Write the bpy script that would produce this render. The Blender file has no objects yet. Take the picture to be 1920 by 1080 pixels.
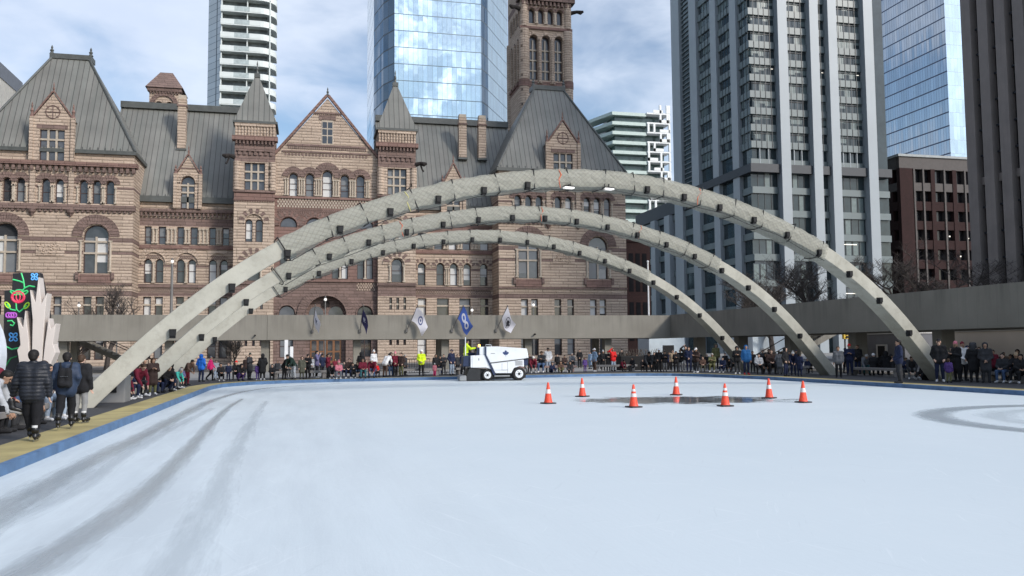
import bpy, bmesh, math, random
import numpy as np
from mathutils import Vector, Matrix
rnd = random.Random(7)
SC = bpy.context.scene
COL = SC.collection
PI = math.pi
# ---------------------------------------------------------------- camera (site axes: X along the far facade, Y away from the viewer)
FPX = 1600.0; YAW = math.radians(13.4); PIT = math.atan(112/1600); ROLL = .008; EYE = 1.88
_f = Vector((math.sin(YAW)*math.cos(PIT), math.cos(YAW)*math.cos(PIT), math.sin(PIT)))
_r0 = Vector((math.cos(YAW), -math.sin(YAW), 0)); _u0 = _r0.cross(_f)
_r = _r0*math.cos(ROLL) - _u0*math.sin(ROLL); _u = _u0*math.cos(ROLL) + _r0*math.sin(ROLL)
CAM = Vector((0, 0, EYE))
def ray(x, y): return _f*FPX + _r*(x-960) + _u*(540-y)
def ground(x, y, z=.16):
    d = ray(x, y); return CAM + d*((z-EYE)/d.z)
def at(x, y, Y):
    d = ray(x, y); return CAM + d*(Y/d.y)
def atx(x, y, X):
    d = ray(x, y); return CAM + d*(X/d.x)
cd = bpy.data.cameras.new('camera'); cam = bpy.data.objects.new('camera', cd); COL.objects.link(cam)
cam.matrix_world = Matrix(((_r.x, _u.x, -_f.x, 0), (_r.y, _u.y, -_f.y, 0), (_r.z, _u.z, -_f.z, EYE), (0, 0, 0, 1)))
cd.lens = 36*FPX/1920; cd.sensor_width = 36; cd.clip_start = .1; cd.clip_end = 6000
SC.camera = cam
# ---------------------------------------------------------------- objects
ORG = {}
def tag(o, label=None, cat=None, group=None, kind=None):
    if label: o['label'] = label
    if cat: o['category'] = cat
    if group: o['group'] = group
    if kind: o['kind'] = kind
    return o
def thing(name, label, cat, loc=(0, 0, 0), rz=0, group=None, local=False):
    o = bpy.data.objects.new(name, None); COL.objects.link(o); o.empty_display_size = .3
    o.location = loc; o.rotation_euler = (0, 0, rz)
    ORG[o] = Vector((0, 0, 0)) if local else Vector(loc)
    return tag(o, label, cat, group)
class MB:
    def __init__(s): s.v = []; s.f = []; s.m = []; s.uv = None
    def add(s, vs, fs, m=0):
        n = len(s.v); s.v.extend([tuple(p) for p in vs]); s.f.extend([tuple(i+n for i in f) for f in fs]); s.m.extend([m]*len(fs))
    def quad(s, a, b, c, d, m=0): s.add([a, b, c, d], [(0, 1, 2, 3)], m)
    def tri(s, a, b, c, m=0): s.add([a, b, c], [(0, 1, 2)], m)
    def box(s, x0, x1, y0, y1, z0, z1, m=0):
        if x1 < x0: x0, x1 = x1, x0
        if y1 < y0: y0, y1 = y1, y0
        if z1 < z0: z0, z1 = z1, z0
        s.add([(x0, y0, z0), (x1, y0, z0), (x1, y1, z0), (x0, y1, z0), (x0, y0, z1), (x1, y0, z1), (x1, y1, z1), (x0, y1, z1)],
              [(0, 3, 2, 1), (4, 5, 6, 7), (0, 1, 5, 4), (1, 2, 6, 5), (2, 3, 7, 6), (3, 0, 4, 7)], m)
    def prism(s, poly, ex, m=0):                 # poly counter-clockwise seen against ex
        n = len(poly); ex = Vector(ex); a = [Vector(p) for p in poly]; b = [p+ex for p in a]
        s.add(a+b, [tuple(range(n-1, -1, -1)), tuple(range(n, 2*n))]+[(i, (i+1) % n, n+(i+1) % n, n+i) for i in range(n)], m)
    def frus(s, b, t, m=0, cap=True):            # b, t: four corners each, counter-clockwise from above
        s.add(list(b)+list(t), [(0, 1, 5, 4), (1, 2, 6, 5), (2, 3, 7, 6), (3, 0, 4, 7)]+([(4, 5, 6, 7), (3, 2, 1, 0)] if cap else []), m)
    def rect_frus(s, x0, x1, y0, y1, z0, X0, X1, Y0, Y1, z1, m=0):
        s.frus([(x0, y0, z0), (x1, y0, z0), (x1, y1, z0), (x0, y1, z0)], [(X0, Y0, z1), (X1, Y0, z1), (X1, Y1, z1), (X0, Y1, z1)], m)
    def tube(s, pts, r, n=6, m=0, cap=True):
        pts = [Vector(p) for p in pts]; rs = r if isinstance(r, (list, tuple)) else [r]*len(pts)
        vs = []; fs = []; ref = None
        for i, p in enumerate(pts):
            d = (pts[min(i+1, len(pts)-1)]-pts[max(i-1, 0)])
            d = d.normalized() if d.length > 1e-9 else Vector((0, 0, 1))
            if ref is None: ref = Vector((0, 0, 1)) if abs(d.z) < .9 else Vector((1, 0, 0))
            a = d.cross(ref).normalized(); b = a.cross(d).normalized(); ref = b
            for k in range(n):
                t = 2*PI*k/n; vs.append(p+a*(math.cos(t)*rs[i])+b*(math.sin(t)*rs[i]))
        for i in range(len(pts)-1):
            for k in range(n): fs.append((i*n+k, i*n+(k+1) % n, (i+1)*n+(k+1) % n, (i+1)*n+k))
        if cap: fs += [tuple(range(n-1, -1, -1)), tuple((len(pts)-1)*n+k for k in range(n))]
        s.add(vs, fs, m)
    def lathe(s, prof, c, n=16, m=0):            # prof: (r, z) upwards
        vs = []; fs = []
        for r, z in prof:
            for k in range(n): t = 2*PI*k/n; vs.append((c[0]+r*math.cos(t), c[1]+r*math.sin(t), c[2]+z))
        for i in range(len(prof)-1):
            for k in range(n): fs.append((i*n+k, i*n+(k+1) % n, (i+1)*n+(k+1) % n, (i+1)*n+k))
        fs += [tuple(range(n-1, -1, -1)), tuple((len(prof)-1)*n+k for k in range(n))]
        s.add(vs, fs, m)
    def ball(s, c, r, n=10, m=0, sz=1.0): s.lathe([(max(.001, r*math.sin(PI*i/n)), -r*sz*math.cos(PI*i/n)) for i in range(n+1)], c, n+2, m)
    def build(s, name, mats, parent=None, smooth=False, loc=None, rz=0, bevel=0):
        me = bpy.data.meshes.new(name)
        if parent is not None: org = ORG[parent]
        elif loc is not None: org = Vector((0, 0, 0)) if rz is None else Vector(loc)
        else:
            a = np.array(s.v); org = Vector(((a[:, 0].min()+a[:, 0].max())/2, (a[:, 1].min()+a[:, 1].max())/2, a[:, 2].min()))
        me.from_pydata([(x-org.x, y-org.y, z-org.z) for x, y, z in s.v], [], s.f)
        if not isinstance(mats, (list, tuple)): mats = [mats]
        for q in mats: me.materials.append(q)
        if len(mats) > 1: me.polygons.foreach_set('material_index', s.m)
        if smooth: me.polygons.foreach_set('use_smooth', [True]*len(me.polygons))
        if s.uv:
            ul = me.uv_layers.new(name='UVMap'); flat = [c for q in s.uv for u in q for c in u]; ul.data.foreach_set('uv', flat)
        me.update()
        o = bpy.data.objects.new(name, me); COL.objects.link(o)
        if parent is not None: o.parent = parent; ORG[o] = org
        else: o.location = loc if loc is not None else org; ORG[o] = Vector(o.location) if rz is not None else Vector((0, 0, 0))
        if bevel:
            bv = o.modifiers.new('bevel', 'BEVEL'); bv.width = bevel; bv.segments = 2; bv.limit_method = 'ANGLE'; bv.angle_limit = .7
        return o
def copy_tree(o, parent=None):
    c = o.copy(); COL.objects.link(c)
    if parent is not None: c.parent = parent
    for ch in list(o.children): copy_tree(ch, c)
    return c
# ---------------------------------------------------------------- materials
MATS = {}
class NT:
    def __init__(s, name):
        s.mat = bpy.data.materials.new(name); s.mat.use_nodes = True; s.t = s.mat.node_tree; s.n = s.t.nodes; s.l = s.t.links
        s.b = s.n['Principled BSDF']
    def new(s, typ, **kw):
        nd = s.n.new(typ)
        for k, v in kw.items(): setattr(nd, k, v)
        return nd
    def link(s, a, b): s.l.new(a, b)
    def val(s, sock, v):
        if hasattr(v, 'links'): s.link(v, sock)
        else: sock.default_value = v
    def math(s, op, a, b=0.0, c=None):
        nd = s.new('ShaderNodeMath', operation=op); s.val(nd.inputs[0], a); s.val(nd.inputs[1], b)
        if c is not None: s.val(nd.inputs[2], c)
        return nd.outputs[0]
    def mix(s, fac, a, b, blend='MIX'):
        nd = s.new('ShaderNodeMix', data_type='RGBA', blend_type=blend)
        s.val(nd.inputs[0], fac); s.val(nd.inputs[6], a if hasattr(a, 'links') else (*a[:3], 1)); s.val(nd.inputs[7], b if hasattr(b, 'links') else (*b[:3], 1))
        return nd.outputs[2]
    def coords(s): return s.new('ShaderNodeTexCoord').outputs['Object']
    def sep(s, v):
        nd = s.new('ShaderNodeSeparateXYZ'); s.link(v, nd.inputs[0]); return nd.outputs
    def comb(s, x, y, z):
        nd = s.new('ShaderNodeCombineXYZ')
        for i, q in enumerate((x, y, z)): s.val(nd.inputs[i], q)
        return nd.outputs[0]
    def noise(s, vec, scale, detail=4, rough=.55, out='Fac', dist=0):
        nd = s.new('ShaderNodeTexNoise'); nd.inputs['Scale'].default_value = scale; nd.inputs['Detail'].default_value = detail
        nd.inputs['Roughness'].default_value = rough; nd.inputs['Distortion'].default_value = dist
        if vec is not None: s.link(vec, nd.inputs['Vector'])
        return nd.outputs[out]
    def ramp(s, fac, a, b):
        nd = s.new('ShaderNodeMapRange', clamp=True); s.val(nd.inputs[0], fac); s.val(nd.inputs[1], a); s.val(nd.inputs[2], b); return nd.outputs[0]
    def bump(s, h, strength, dist=.02):
        nd = s.new('ShaderNodeBump'); nd.inputs['Strength'].default_value = strength; nd.inputs['Distance'].default_value = dist
        s.link(h, nd.inputs['Height']); s.link(nd.outputs[0], s.b.inputs['Normal'])
    def base(s, col): s.val(s.b.inputs['Base Color'], col if hasattr(col, 'links') else (*col[:3], 1))
    def set(s, **kw):
        for k, v in kw.items(): s.val(s.b.inputs[k.replace('_', ' ')], v)
def sc(c, k): return tuple(min(1, max(0, q*k)) for q in c[:3])
def M(name, col, rough=.7, metal=0, var=.12, vs=1.5, bump=0, bs=25, bd=.01, spec=.5, streak=0):
    if name in MATS: return MATS[name]
    t = NT(name); co = t.coords()
    f = t.noise(co, vs, 5)
    f2 = t.ramp(f, .3, .7)
    c = t.mix(f2, sc(col, 1-var), sc(col, 1+var))
    if streak:                                   # rain streaks running down
        x, y, z = t.sep(co)
        st = t.noise(t.comb(t.math('MULTIPLY', x, 2.2), t.math('MULTIPLY', y, 2.2), t.math('MULTIPLY', z, .12)), 1.2, 5)
        c = t.mix(t.math('MULTIPLY', t.ramp(st, .5, .8), streak), c, sc(col, .55))
    t.base(c); t.set(Roughness=rough, Metallic=metal); t.b.inputs['Specular IOR Level'].default_value = spec
    if bump: t.bump(t.noise(co, bs, 6), bump, bd)
    MATS[name] = t.mat; return t.mat
def E_(name, col, strength):
    if name in MATS: return MATS[name]
    t = NT(name); t.base(col); t.b.inputs['Emission Color'].default_value = (*col, 1); t.b.inputs['Emission Strength'].default_value = strength
    MATS[name] = t.mat; return t.mat
def stone(name, c1, c2, mortar, row=.33, width=.95, msize=.018, rough=.85, rock=.9, rd=.05, grime=.25):
    t = NT(name); co = t.coords(); x, y, z = t.sep(co)
    v = t.comb(t.math('ADD', x, y), z, 0.0)
    br = t.new('ShaderNodeTexBrick'); br.offset = .5; br.squash = .8; br.squash_frequency = 3
    t.link(v, br.inputs['Vector'])
    for k, q in (('Color1', c1), ('Color2', c2), ('Mortar', mortar)): br.inputs[k].default_value = (*q, 1)
    br.inputs['Scale'].default_value = 1; br.inputs['Mortar Size'].default_value = msize; br.inputs['Mortar Smooth'].default_value = .3
    br.inputs['Brick Width'].default_value = width; br.inputs['Row Height'].default_value = row; br.inputs['Bias'].default_value = 0
    n1 = t.noise(co, .35, 6, .6); n2 = t.noise(co, 3.5, 5, .65)
    c = t.mix(t.math('MULTIPLY', t.ramp(n1, .45, .75), grime), br.outputs['Color'], sc(c1, .45))
    c = t.mix(t.ramp(n2, .3, .75), sc2(t, c, .82), c)
    t.base(c); t.set(Roughness=rough); t.b.inputs['Specular IOR Level'].default_value = .2
    fz = t.math('FRACT', t.math('DIVIDE', z, row)); pf = t.math('POWER', t.math('ABSOLUTE', t.math('SUBTRACT', t.math('MULTIPLY', fz, 2.0), 1.0)), 2.5)   # each course bulges
    h = t.math('SUBTRACT', t.math('SUBTRACT', t.math('MULTIPLY', t.noise(co, 3.2, 7, .72), rock*1.6), t.math('MULTIPLY', br.outputs['Fac'], .8)), t.math('MULTIPLY', pf, rock*.6))
    t.bump(h, .8, rd)
    MATS[name] = t.mat; return t.mat
def sc2(t, col, k): return t.mix(1.0, col, (k, k, k), 'MULTIPLY')
def seam_roof(name, col, pitch=.62):
    t = NT(name); co = t.coords(); x, y, z = t.sep(co)
    nx, ny, nz = t.sep(t.new('ShaderNodeNewGeometry').outputs['True Normal'])
    side = t.math('GREATER_THAN', t.math('ABSOLUTE', nx), t.math('ABSOLUTE', ny))
    u = t.math('ADD', t.math('MULTIPLY', side, y), t.math('MULTIPLY', t.math('SUBTRACT', 1.0, side), x))
    fr = t.math('FRACT', t.math('DIVIDE', u, pitch))
    seam = t.math('LESS_THAN', fr, .13)
    n1 = t.ramp(t.noise(co, .25, 5, .6), .35, .7)
    st = t.ramp(t.noise(t.comb(t.math('MULTIPLY', u, 1.6), 0.0, t.math('MULTIPLY', z, .1)), 1.0, 5), .4, .75)
    c = t.mix(n1, sc(col, .8), sc(col, 1.15)); c = t.mix(t.math('MULTIPLY', st, .45), c, (col[0]*.7, col[1]*.85, col[2]*.85))
    pn = t.new('ShaderNodeTexWhiteNoise', noise_dimensions='1D'); t.link(t.math('FLOOR', t.math('DIVIDE', u, pitch)), pn.inputs['W'])
    c = t.mix(t.math('MULTIPLY', pn.outputs['Value'], .25), c, sc(col, .6))
    c = t.mix(t.math('MULTIPLY', seam, .75), c, sc(col, .3))
    t.base(c); t.set(Roughness=.55, Metallic=.0); t.b.inputs['Specular IOR Level'].default_value = .35
    t.bump(t.math('ADD', t.math('MULTIPLY', t.math('LESS_THAN', fr, .07), 1.0), t.math('MULTIPLY', t.noise(co, 1.5, 3), .3)), .6, .05)
    MATS[name] = t.mat; return t.mat
def glass_mat(name, col, rough=.04, spec=.6, var=.3, vs=.8):
    if name in MATS: return MATS[name]
    t = NT(name); co = t.coords(); c = t.mix(t.noise(co, vs, 3), sc(col, 1-var), sc(col, 1+var)); t.base(c)
    t.set(Roughness=rough); t.b.inputs['Specular IOR Level'].default_value = spec
    t.bump(t.noise(co, .9, 2), .12, .02)
    MATS[name] = t.mat; return t.mat
def text_mesh(mb, txt, size, place, m=0, font_depth=.0, align='CENTER'):
    """letters of a text as flat filled faces, each vertex mapped by place(u, v, w)"""
    cu = bpy.data.curves.new('t', 'FONT'); cu.body = txt; cu.size = size; cu.align_x = align; cu.align_y = 'CENTER'; cu.extrude = font_depth
    o = bpy.data.objects.new('t', cu); COL.objects.link(o)
    dg = bpy.context.evaluated_depsgraph_get(); me = o.evaluated_get(dg).to_mesh()
    mb.add([place(v.co.x, v.co.y, v.co.z) for v in me.vertices], [tuple(p.vertices) for p in me.polygons], m)
    o.evaluated_get(dg).to_mesh_clear(); bpy.data.objects.remove(o); bpy.data.curves.remove(cu)
# ================================================================ the sandstone city hall
TAN = stone('tan_sandstone', (.58, .46, .365), (.46, .36, .285), (.13, .10, .08), row=.36, width=2.3, msize=.022, rd=.09, grime=.35)
BRN = stone('brown_sandstone', (.25, .175, .153), (.19, .135, .118), (.065, .05, .046), row=.38, width=1.2, rock=.6)
RED = stone('red_sandstone', (.27, .17, .145), (.21, .135, .115), (.075, .045, .04), row=.42, width=1.4, rock=.4)
DRK = M('hall_window_void', (.018, .014, .013), .9)
ROOF = seam_roof('standing_seam_roof', (.19, .186, .17))
GLS = glass_mat('hall_glass', (.045, .047, .052), .06, .8, .6, 1.3)
FRM = M('hall_window_frame', (.055, .028, .024), .6)
BLD = M('window_blind', (.55, .55, .54), .6, var=.08, vs=.5)
BLG = M('window_blind_grey', (.16, .17, .18), .35, var=.15, vs=.5)
MUL = M('pale_stone_mullion', (.42, .36, .29), .8, var=.15, vs=2)
LEAD = M('lead_flashing', (.075, .08, .075), .5, var=.2)
HM = [TAN, BRN, RED, DRK, ROOF, GLS, FRM, BLD, BLG, MUL, LEAD]
T_, B_, R_, D_, RO, G_, F_, BL, BG, MU, LE = range(11)
hall = thing('city_hall', 'long brown and tan sandstone city hall with steep ribbed roofs and arched windows', 'city hall', (5.7, 104, .16))
HR = random.Random(3)
class Sec:
    """one wall of the hall with its openings and what is fixed to it"""
    def __init__(s, name, Y): s.name = name; s.Y = Y; s.mb = MB(); s.holes = []; s.kids = []
    def part(s, name):
        m = MB(); s.kids.append((name, m)); return m
    def win(s, x0, x1, z0, z1, arch=False, cols=1, rails=(.5,), stone_bars=False, blind=.5, dep=.4, bar=.07):
        Y = s.Y; s.holes.append((x0, x1, z0, z1, arch)); m = s.part('window'); yg = Y+dep
        r = (x1-x0)/2; xc = (x0+x1)/2
        zs = z1-r if arch else z1
        def outline(g):
            if not arch: return [(x0+g, yg, z0+g), (x1-g, yg, z0+g), (x1-g, yg, z1-g), (x0+g, yg, z1-g)]
            return [(x0+g, yg, z0+g), (x1-g, yg, z0+g)]+[(xc+(r-g)*math.cos(PI*k/10), yg, zs+(r-g)*math.sin(PI*k/10)) for k in range(11)]
        o = outline(0); m.add(o, [tuple(range(len(o)))], G_)
        n = len(o); i_ = outline(.09); yf = yg-.07
        a = [(p[0], yf, p[2]) for p in o]; b = [(p[0], yf, p[2]) for p in i_]; c = [(p[0], yg, p[2]) for p in i_]
        m.add(a+b+c, [(k, (k+1) % n, n+(k+1) % n, n+k) for k in range(n)]+[(n+k, n+(k+1) % n, 2*n+(k+1) % n, 2*n+k) for k in range(n)], F_)
        bm = MU if stone_bars else F_; w = .10 if stone_bars else bar/2; pr = .2 if stone_bars else .05
        for k in range(1, cols): X = x0+(x1-x0)*k/cols; m.box(X-w, X+w, yg-pr, yg-.002, z0+.02, zs-.01, bm)
        for q in rails: Z = z0+(z1-z0)*q; m.box(x0+.01, x1-.01, yg-pr-.01, yg-.004, Z-w, Z+w, bm)
        for k in range(cols):
            if HR.random() < blind:
                xa = x0+(x1-x0)*k/cols+.1; xb = x0+(x1-x0)*(k+1)/cols-.1; q = HR.choice([.15, .3, .45, .5, .7]); hi = zs-.1
                lo = z0+.08+(hi-z0)*q*HR.choice([0, 1])
                m.quad((xa, yg-.012, lo), (xb, yg-.012, lo), (xb, yg-.012, hi-.02), (xa, yg-.012, hi-.02), BL if HR.random() < .55 else BG)
        return m
    def hood(s, xc, zs, r0, r1, mat=B_, name='arch_surround', a0=0, a1=PI, n=None, alt=None, pr=.10, legs=0):
        m = s.part(name); n = n or max(8, int((a1-a0)*(r0+r1)/2/.26)); Y = s.Y
        for k in range(n):
            ta = a0+(a1-a0)*(k+.04)/n; tb = a0+(a1-a0)*(k+.96)/n; p = pr+(k % 2)*.035+HR.random()*.02
            q = [(r0, ta), (r1, ta), (r1, tb), (r0, tb)]
            m.prism([(xc+r*math.cos(t), Y+.02, zs+r*math.sin(t)) for r, t in q][::-1], (0, -p-.02, 0), (alt if alt is not None and k % 2 else mat))
        t = 24; y = Y-pr-.05                      # thin roll along the inner edge
        m.tube([(xc+(r0+.03)*math.cos(a0+(a1-a0)*k/t), y+.02, zs+(r0+.03)*math.sin(a0+(a1-a0)*k/t)) for k in range(t+1)], .07, 6, mat)
        return m
    def wall(s, x0, x1, z0, z1, mat=T_, dep=.55, bands=()):
        xs = sorted({x0, x1, *[h[0] for h in s.holes], *[h[1] for h in s.holes]}); zs = sorted({z0, z1, *[h[2] for h in s.holes], *[h[3] for h in s.holes], *[b[0] for b in bands], *[b[1] for b in bands]})
        xs = [x for x in xs if x0 <= x <= x1]; zs = [z for z in zs if z0 <= z <= z1]; Y = s.Y; mb = s.mb
        for i in range(len(xs)-1):
            for j in range(len(zs)-1):
                cx = (xs[i]+xs[i+1])/2; cz = (zs[j]+zs[j+1])/2
                if any(h[0] < cx < h[1] and h[2] < cz < h[3] for h in s.holes): continue
                mm = mat
                for b in bands:
                    if b[0] < cz < b[1]: mm = b[2]
                mb.quad((xs[i], Y, zs[j]), (xs[i+1], Y, zs[j]), (xs[i+1], Y, zs[j+1]), (xs[i], Y, zs[j+1]), mm)
        for a, b, c, d, arch in s.holes:
            y2 = Y+dep; r = (b-a)/2; q = d-r if arch else d; xc = (a+b)/2; mm = mat
            for bb in bands:
                if bb[0] < (c+d)/2 < bb[1]: mm = bb[2]
            mb.quad((a, Y, c), (a, Y, q), (a, y2, q), (a, y2, c), mm); mb.quad((b, Y, c), (b, y2, c), (b, y2, q), (b, Y, q), mm)
            mb.quad((a, Y, c), (a, y2, c), (b, y2, c), (b, Y, c), mm)
            if arch:
                N = 12
                for k in range(N):
                    t0 = PI*k/N; t1 = PI*(k+1)/N
                    p0 = (xc+r*math.cos(t0), q+r*math.sin(t0)); p1 = (xc+r*math.cos(t1), q+r*math.sin(t1))
                    cor = b if k < N//2 else a
                    mb.quad((p0[0], Y, p0[1]), (p0[0], y2, p0[1]), (p1[0], y2, p1[1]), (p1[0], Y, p1[1]), mm)
                    mb.tri((cor, Y, d), (p1[0], Y, p1[1]), (p0[0], Y, p0[1]), mm)
            else: mb.quad((a, Y, d), (b, Y, d), (b, y2, d), (a, y2, d), mm)
    def sides(s, x0, x1, z0, z1, y1, mat=T_, bands=()):
        zz = sorted({z0, z1, *[b[0] for b in bands], *[b[1] for b in bands]}); Y = s.Y
        for j in range(len(zz)-1):
            cz = (zz[j]+zz[j+1])/2; mm = mat
            for b in bands:
                if b[0] < cz < b[1]: mm = b[2]
            s.mb.quad((x0, y1, zz[j]), (x0, Y, zz[j]), (x0, Y, zz[j+1]), (x0, y1, zz[j+1]), mm)
            s.mb.quad((x1, Y, zz[j]), (x1, y1, zz[j]), (x1, y1, zz[j+1]), (x1, Y, zz[j+1]), mm)
    def course(s, x0, x1, z0, z1, pr, mat=B_, ret=0, name='string_course', corb=0, cw=.22, ch=.3, under=None):
        m = s.part(name); Y = s.Y
        m.box(x0-ret, x1+ret, Y-pr, Y-.003 if not ret else Y+ret*2, z0, z1, mat)
        if corb:
            x = x0+.1
            while x < x1-.1: m.box(x, x+cw, Y-pr*.75, Y-.004, z0-ch, z0-.002, under if under is not None else mat); x += corb
        return m
    def checker(s, x0, x1, z0, z1, mat=T_, cell=.28, pr=.06, name='carved_band'):
        m = s.part(name); Y = s.Y; j = 0; z = z0
        while z < z1-.05:
            x = x0+(cell/2 if j % 2 else 0)
            while x < x1-.1: m.box(x, min(x+cell*.55, x1), Y-pr, Y-.003, z+.02, z+cell*.8, mat); x += cell
            z += cell*.8; j += 1
        return m
    def shafts(s, xs, z0, z1, mat=MU, r=.09):

        for x in xs:
            m = s.part('colonnette'); m.tube([(x, s.Y-.06, z0), (x, s.Y-.06, z1)], r, 8, mat); m.box(x-r*1.5, x+r*1.5, s.Y-.2, s.Y-.004, z1-.02, z1+.14, mat); m.box(x-r*1.5, x+r*1.5, s.Y-.2, s.Y-.004, z0-.05, z0+.1, mat)
    def done(s, parent=None):
        o = s.mb.build(s.name, HM, parent or hall)
        for n, m in s.kids:
            if m.v: m.build(n, HM, o)
        return o
def finial(m, x, y, z, h, r, mat): m.lathe([(r, 0), (r*.5, h*.25), (r*.8, h*.4), (r*.3, h*.6), (r*.45, h*.75), (.01, h)], (x, y, z), 8, mat)
def dormer(xc, Y, hw, z0, zsh, zap, wx, wz0, wz1, cols, rails, arch=False, back=6.0, rosette=True):
    s = Sec('dormer', Y)
    s.win(xc-wx, xc+wx, wz0, wz1, arch, cols, rails, True, .1, .3)
    s.wall(xc-hw, xc+hw, z0, zsh, T_); s.sides(xc-hw, xc+hw, z0, zsh, Y+back, B_)
    s.mb.add([(xc-hw, Y, zsh), (xc+hw, Y, zsh), (xc, Y, zap)], [(0, 1, 2)], T_)
    c = s.part('coping')
    for sg in (-1, 1):
        a = Vector((xc+sg*(hw+.12), Y-.12, zsh-.1)); b = Vector((xc, Y-.12, zap+.2)); d = (b-a).normalized(); nn = Vector((-d.z, 0, d.x))*.16*(1 if sg < 0 else -1)
        q = [a, b, b+nn, a+nn]
        if sg > 0: q = q[::-1]
        c.prism(q, (0, .35, 0), R_)
    rf = s.part('dormer_roof')
    rf.quad((xc-hw-.1, Y+.1, zsh), (xc, Y+.1, zap), (xc, Y+back, zap), (xc-hw-.1, Y+back, zsh), RO)
    rf.quad((xc+hw+.1, Y+.1, zsh), (xc+hw+.1, Y+back, zsh), (xc, Y+back, zap), (xc, Y+.1, zap), RO)
    for sg in (-1, 1):
        p = s.part('pinnacle'); X = xc+sg*(hw+.12)
        p.box(X-.2, X+.2, Y-.18, Y+.25, z0, zsh+.1, T_); finial(p, X, Y, zsh+.1, 1.7 if hw > 1.6 else 1.1, .24, R_)
    p = s.part('finial'); finial(p, xc, Y+.1, zap+.1, 1.3, .16, R_)
    b = s.course(xc-wx-.3, xc+wx+.3, wz1+(.1 if not arch else .9), wz1+(.55 if not arch else 1.05), .07, B_)
    if rosette:
        m = s.part('rosette'); zc = zsh+(zap-zsh)*.25; R = hw*.36
        for k in range(8):
            t = 2*PI*k/8; m.box(xc+R*math.cos(t)-.1, xc+R*math.cos(t)+.1, Y-.05, Y-.003, zc+R*math.sin(t)-.1, zc+R*math.sin(t)+.1, B_)
        m.tube([(xc+R*math.cos(2*PI*k/24), Y-.03, zc+R*math.sin(2*PI*k/24)) for k in range(25)], .05, 4, B_); m.box(xc-R, xc+R, Y-.04, Y-.003, zc-.05, zc+.05, B_); m.box(xc-.05, xc+.05, Y-.045, Y-.003, zc-R, zc+R, B_)
    if arch: s.hood(xc, wz1-wx, wx+.06, wx+.42, T_)
    return s.done()
def pavilion(xc):
    Y = 104.0; hw = 8.5; s = Sec('pavilion', Y)
    for x in (-4.65, 4.65):                       # tall arched windows
        s.win(xc+x-1.3, xc+x+1.3, 10.6, 16.1, True, 2, (.42, .66), True, .85, .45)
        s.hood(xc+x, 14.8, 1.42, 2.48, B_)
        m = s.part('window_sill'); m.box(xc+x-1.7, xc+x+1.7, Y-.18, Y-.003, 9.55, 10.5, R_); m.box(xc+x-2.0, xc+x-1.7, Y-.3, Y-.003, 9.9, 10.7, B_); m.box(xc+x+1.7, xc+x+2.0, Y-.3, Y-.003, 9.9, 10.7, B_)
        s.shafts([xc+x-1.55, xc+x+1.55], 10.8, 14.2, MU, .13)
    grp = [[-5.98, -4.58, -3.22], [-.67, .73], [3.22, 4.58, 5.98]]
    for g in grp:
        for x in g:
            s.win(xc+x-.44, xc+x+.44, 18.5, 21.2, True, 1, (.45,), False, .5, .4)
            s.hood(xc+x, 20.72, .5, 1.12, B_, n=9, a0=.12, a1=PI-.12)
        s.shafts([xc+q for q in sorted({v for x in g for v in (x-.62, x+.62)})], 18.6, 20.3)
    for x in (-.85, .85, -5.2, -3.9, 5.2, 3.9):   # ground floor, transom windows
        s.win(xc+x-.45, xc+x+.45, 4.6, 8.0, False, 1, (.72,), True, .4, .45)
        s.win(xc+x-.5, xc+x+.5, .9, 3.7, False, 1, (.5,), False, .5, .45)
    bands = [(14.15, 14.65, B_), (12.8, 13.1, B_), (8.05, 8.65, B_), (4.0, 4.4, B_), (20.2, 20.5, B_)]
    s.wall(xc-hw, xc+hw, .16, 24.2, T_, .6, bands); s.sides(xc-hw, xc+hw, .16, 24.2, 118, T_, bands)
    s.course(xc-hw, xc+hw, 17.75, 18.35, .28, B_, .2, corb=.55, cw=.25, ch=.25)
    s.course(xc-hw, xc+hw, 22.7, 23.15, .55, R_, .35, 'cornice', .62, .3, .62, B_)
    s.course(xc-hw, xc+hw, 9.28, 9.5, .1, B_, .05); s.checker(xc-hw+.2, xc+hw-.2, 8.68, 9.25)
    s.checker(xc-2.0, xc+2.0, 22.0, 22.5, MU, .2)
    m = s.part('carved_panel'); m.box(xc-1.45, xc+1.45, Y-.09, Y-.003, 12.55, 14.1, T_)
    for k in range(40):
        X = xc-1.2+HR.random()*2.3; Z = 12.75+HR.random()*1.15; m.ball((X, Y-.09, Z), .07+.06*HR.random(), 5, T_)
    for x in (-1.98, 1.98):
        m = s.part('pilaster'); m.box(xc+x-.28, xc+x+.28, Y-.22, Y-.004, 18.36, 23.0, T_); m.lathe([(.05, 0), (.4, .5), (.45, .8)], (xc+x, Y-.1, 16.95), 8, B_)
    g = s.part('gutter'); g.box(xc-hw-.25, xc+hw+.25, Y-.35, 118.2, 24.2, 24.62, LE)
    x = xc-hw+.3
    while x < xc+hw: g.box(x, x+.07, Y-.2, Y-.1, 24.62, 24.95, LE); x += .8
    r = s.part('roof'); r.rect_frus(xc-hw-.1, xc+hw+.1, Y-.2, 118, 24.6, xc-2.05, xc+2.05, 110, 111.6, 37.0, RO)
    r.box(xc-2.3, xc+2.3, 109.8, 111.8, 36.9, 37.5, LE)
    for x in (-2.15, 2.15): finial(r, xc+x, 110.2, 37.5, 1.1, .3, LE)
    for sx in (-1, 1):                            # hip rolls
        r.tube([(xc+sx*(hw+.1), Y-.2, 24.65), (xc+sx*2.05, 110, 37.05)], .16, 6, LE)
    o = s.done()
    dormer(xc-.05, Y-.42, 2.0, 23.15, 28.0, 30.8, 1.28, 23.2, 26.7, 3, (.36, .68))
pavilion(-28.13); pavilion(31.6)
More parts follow.
